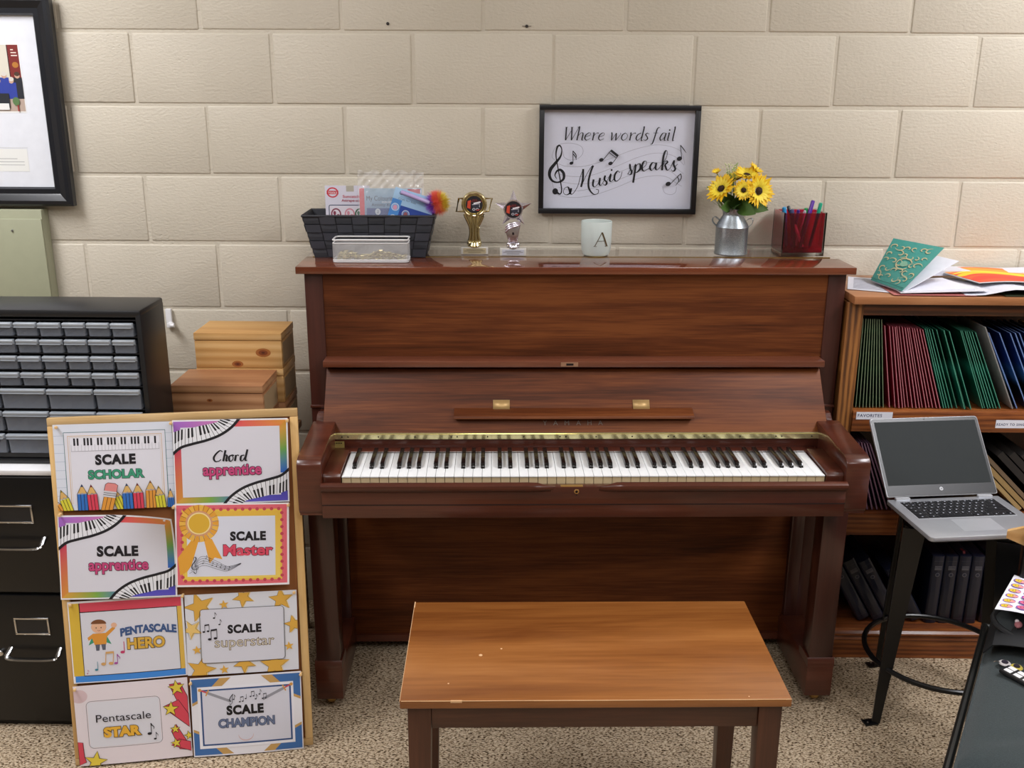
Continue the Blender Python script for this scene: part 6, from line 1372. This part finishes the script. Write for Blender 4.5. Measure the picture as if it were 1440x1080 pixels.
# ------------------------------------------------------------------ chair cut by the right edge, with a bag and stickers on it
def build_chair():
    a = math.atan2(.448, .266)                                     # direction of the seat's left edge, near to far
    T = thing('padded_chair', 'dark grey green padded chair cut by the right picture edge, lower right', 'chair', (.745, -1.384, 0), a-PI/2)
    cush, nt, b = new_mat('chair_fabric'); tc = nt.nodes.new('ShaderNodeTexCoord'); n = nt.nodes.new('ShaderNodeTexNoise'); n.inputs['Scale'].default_value = 500; nt.links.new(tc.outputs['Object'], n.inputs['Vector']); r = ramp(nt, [(.3, '#232c2e'), (.7, '#333e40')]); nt.links.new(n.outputs['Fac'], r.inputs[0]); nt.links.new(r.outputs[0], b.inputs['Base Color']); bp = nt.nodes.new('ShaderNodeBump'); bp.inputs['Distance'].default_value = .001; bp.inputs['Strength'].default_value = .5; nt.links.new(n.outputs['Fac'], bp.inputs['Height']); nt.links.new(bp.outputs[0], b.inputs['Normal']); S(b, rough=.9, sheen=.15)
    W, D = .50, .64
    m = MB(); b2 = bmesh.new(); NU, NV = 34, 34
    def top(s, t):
        e = min(s, 1-s, t, 1-t); h = .03*(1-math.exp(-e*22)); x = s*W; y = t*D
        for px, py in ((.17, .19), (.34, .19), (.17, .36), (.34, .36)): h -= .014*math.exp(-((x-px)**2+(y-py)**2)/.0012)
        for (ax, ay, bx, by) in ((.17, .19, .34, .36), (.17, .36, .34, .19), (.17, .19, .05, .10), (.34, .19, .45, .1)):
            L2 = (bx-ax)**2+(by-ay)**2; u = max(0, min(1, ((x-ax)*(bx-ax)+(y-ay)*(by-ay))/L2)); dd = (x-ax-u*(bx-ax))**2+(y-ay-u*(by-ay))**2; h -= .005*math.exp(-dd/.00012)
        return Vector((x, y, .425+h))
    V = [[b2.verts.new(top(i/NU, j/NV)) for j in range(NV+1)] for i in range(NU+1)]
    for i in range(NU):
        for j in range(NV): b2.faces.new((V[i][j], V[i+1][j], V[i+1][j+1], V[i][j+1]))
    m.merge(b2, cush); m.box(0, W, 0, D, .395, .426, cush, bev=.008); o = m.obj('seat_cushion', T, angle=60)
    m = MB(); m.tube([(0.003, 0.003, .428), (W-.003, .003, .428), (W-.003, D-.003, .428), (.003, D-.003, .428)], .004, cush, closed=True, seg=8); m.obj('piping', T)
    fr = mat('chair_frame', '#3f4140', rough=.35, metal=.7)
    m = MB(); m.tube([(-.012, -.01, .40), (-.012, D+.02, .40), (W+.012, D+.02, .40), (W+.012, -.01, .40)], .011, fr, closed=True, seg=10); m.obj('seat_frame', T)
    for x in (-.012, W+.012):
        for y in (-.005, D+.015): m = MB(); m.tube([(x, y, .405), (x*1.0+(.02 if x > 0 else -.0), y+(.0 if y > 0 else 0), .0)], .011, fr, seg=10); m.obj('leg', T)
    # curved wooden back rail on two posts
    for x in (.05, W-.05):
        m = MB(); m.tube([(x, D+.02, .40), (x, D+.03, .56), (x, D+.04, .66)], .010, M_BLACKM, seg=10); m.obj('back_post', T)
    m = MB(); pts = [(-.0+.50*k/12, D+.045+.05*math.sin(PI*k/12)) for k in range(13)]
    b2 = bmesh.new(); rows = []
    for k, p in enumerate(pts):
        hgt = .050*(1 if 0 < k else .35); zc = .648
        rows.append([b2.verts.new((p[0], p[1]-.007, zc-hgt/2)), b2.verts.new((p[0], p[1]+.007, zc-hgt/2)), b2.verts.new((p[0], p[1]+.007, zc+hgt/2)), b2.verts.new((p[0], p[1]-.007, zc+hgt/2))])
    for A_, B_ in zip(rows, rows[1:]):
        for i in range(4): b2.faces.new((A_[i], A_[(i+1) % 4], B_[(i+1) % 4], B_[i]))
    b2.faces.new(rows[0]); b2.faces.new(rows[-1]); bmesh.ops.recalc_face_normals(b2, faces=b2.faces); m.merge(b2, W_PINE)
    plabel(m.obj('back_rail', T), 'pale curved wooden top rail')
    M0 = Matrix.Translation(T.location)@Matrix.Rotation(a-PI/2, 4, 'Z')
    def on(x, y, z): return tuple(M0@Vector((x, y, z)))
    # black bag with an open pocket, lying at the back of the seat
    G = thing('black_bag', 'black soft bag with an open oval pocket, lying on the back of the padded chair', 'bag', on(.0, .42, .451), a-PI/2)
    bl = mat('bag_fabric', '#15171a', rough=.7); bl2 = mat('bag_lining', '#2a3032', rough=.8)
    m = MB(); m.surf(lambda s, t: (.0+s*.34, .01+t*.19, .004+.072*math.sin(PI*min(1, t*.85+.15))**.6*math.sin(PI*s)**.3), 20, 14, bl, thick=.003); m.obj('bag_body', G)
    m = MB(); cxx, cyy = .152, .085; m.tube([(cxx+.145*math.cos(t), cyy+.06*math.sin(t), .062+.02*math.sin(t)) for t in [2*PI*k/32 for k in range(32)]], .007, bl, closed=True, seg=8); m.obj('pocket_rim', G)
    m = MB(); m.lathe([(0, 0), (.14, 0), (.14, .002), (0, .002)], bl2, M=Matrix.Translation((cxx, cyy, .064))@Matrix.Rotation(.32, 4, 'X')@Matrix.Diagonal((1, .40, 1, 1)), seg=32); m.obj('pocket_lining', G)
    # charms and a remote
    for k, (x, y, c_, sh, lab) in enumerate(((.048, .402, '#b9b4b4', 1, 'small grey round charm on the black bag, nearest the chair edge'), (.060, .485, '#a86a70', 0, 'small pinkish charm in the bag pocket, left of the blue one'), (.085, .485, '#3f7fc0', 0, 'bright blue charm in the pocket of the black bag'), (.072, .398, '#b8a84a', 1, 'small yellowish charm hanging below the bag pocket'), (.11, .475, '#d8d8dc', 1, 'white charm in the bag pocket by the picture edge'))):
        m = MB(); cm = mat('charm_'+c_[1:], c_, rough=.35)
        if sh: m.lathe([(0, 0), (.012, 0), (.013, .002), (.011, .004), (0, .005)], cm, seg=20); m.lathe([(.004, .004), (.007, .004), (.007, .0062), (.004, .0062)], mat('charm_dark', '#2a2430', rough=.4), seg=14)
        else: m.ball((0, 0, .006), .012, cm, 14, sc=(1.2, .7, .5)); m.ball((.006, .004, .010), .005, mat('charm_light', '#e0d0d4', rough=.4), 10)
        m.tube([(-.012, 0, .004), (-.018, .003, .006), (-.024, .001, .004)], .001, M_CHROME, seg=6)
        tag(m.obj('charm', loc=on(x, y, .512 if k in (1, 2, 4) else .4575), rot=(0, 0, k)), lab, 'charm', 'charms on the black bag')
    G2 = thing('remote_control', 'small black device with white buttons lying on the padded chair, below the charms', 'remote', on(.065, .365, .4565), a-PI/2-.5)
    m = MB(); m.box(-.02, .06, -.018, .018, 0, .010, M_BLACKP, bev=.004); m.obj('remote_body', G2)
    for k in range(6): m = MB(); m.box(-.012+.022*(k % 3), .004+.022*(k % 3), -.013+.015*(k//3), -.001+.015*(k//3), .0095, .0112, M_WHITE, bev=.0005); m.obj('button', G2)
    # sticker sheet on the bag
    A = Art(); A.rect(0, 0, 10, 12, '#e9e9f2')
    for i in range(5):
        for j in range(6):
            x, y = 1.1+i*1.95, 1.5+j*1.75; c2 = ('#e8c83a', '#d86a8a')[i % 2]
            A.ell(x, y, .8, .68, '#7a3fae'); A.ell(x-.05, y, .62, .52, c2); A.ell(x+.45, y-.1, .35, .38, '#e89a9a'); A.ell(x-.25, y+.12, .08, .08, '#3a2a48'); A.ell(x+.1, y+.12, .08, .08, '#3a2a48'); A.line([(x-.3, y-.15), (x-.05, y-.28), (x+.2, y-.15)], .06, '#6a2a3a')
    m = MB(); f = lambda s, t: (s*.17, t*.19, .010*math.sin(PI*s*1.2)*(1-t)+.008*(1-s)*(t))
    m.surf(f, 10, 10, M_PAPER, thick=-.0004)
    A.bake(m, lambda x, y, h: Vector(f(x/10, y/12))+Vector((0, 0, h+.0002)), cut=.9, span=(0, 0, 10, 12))
    tag(m.obj('sticker_sheet', loc=on(.008, .478, .545), rot=(.0, -.0, a-PI/2-.12), angle=70), 'white sheet of yellow and pink face stickers lying on the black bag', 'sticker sheet')
build_chair()
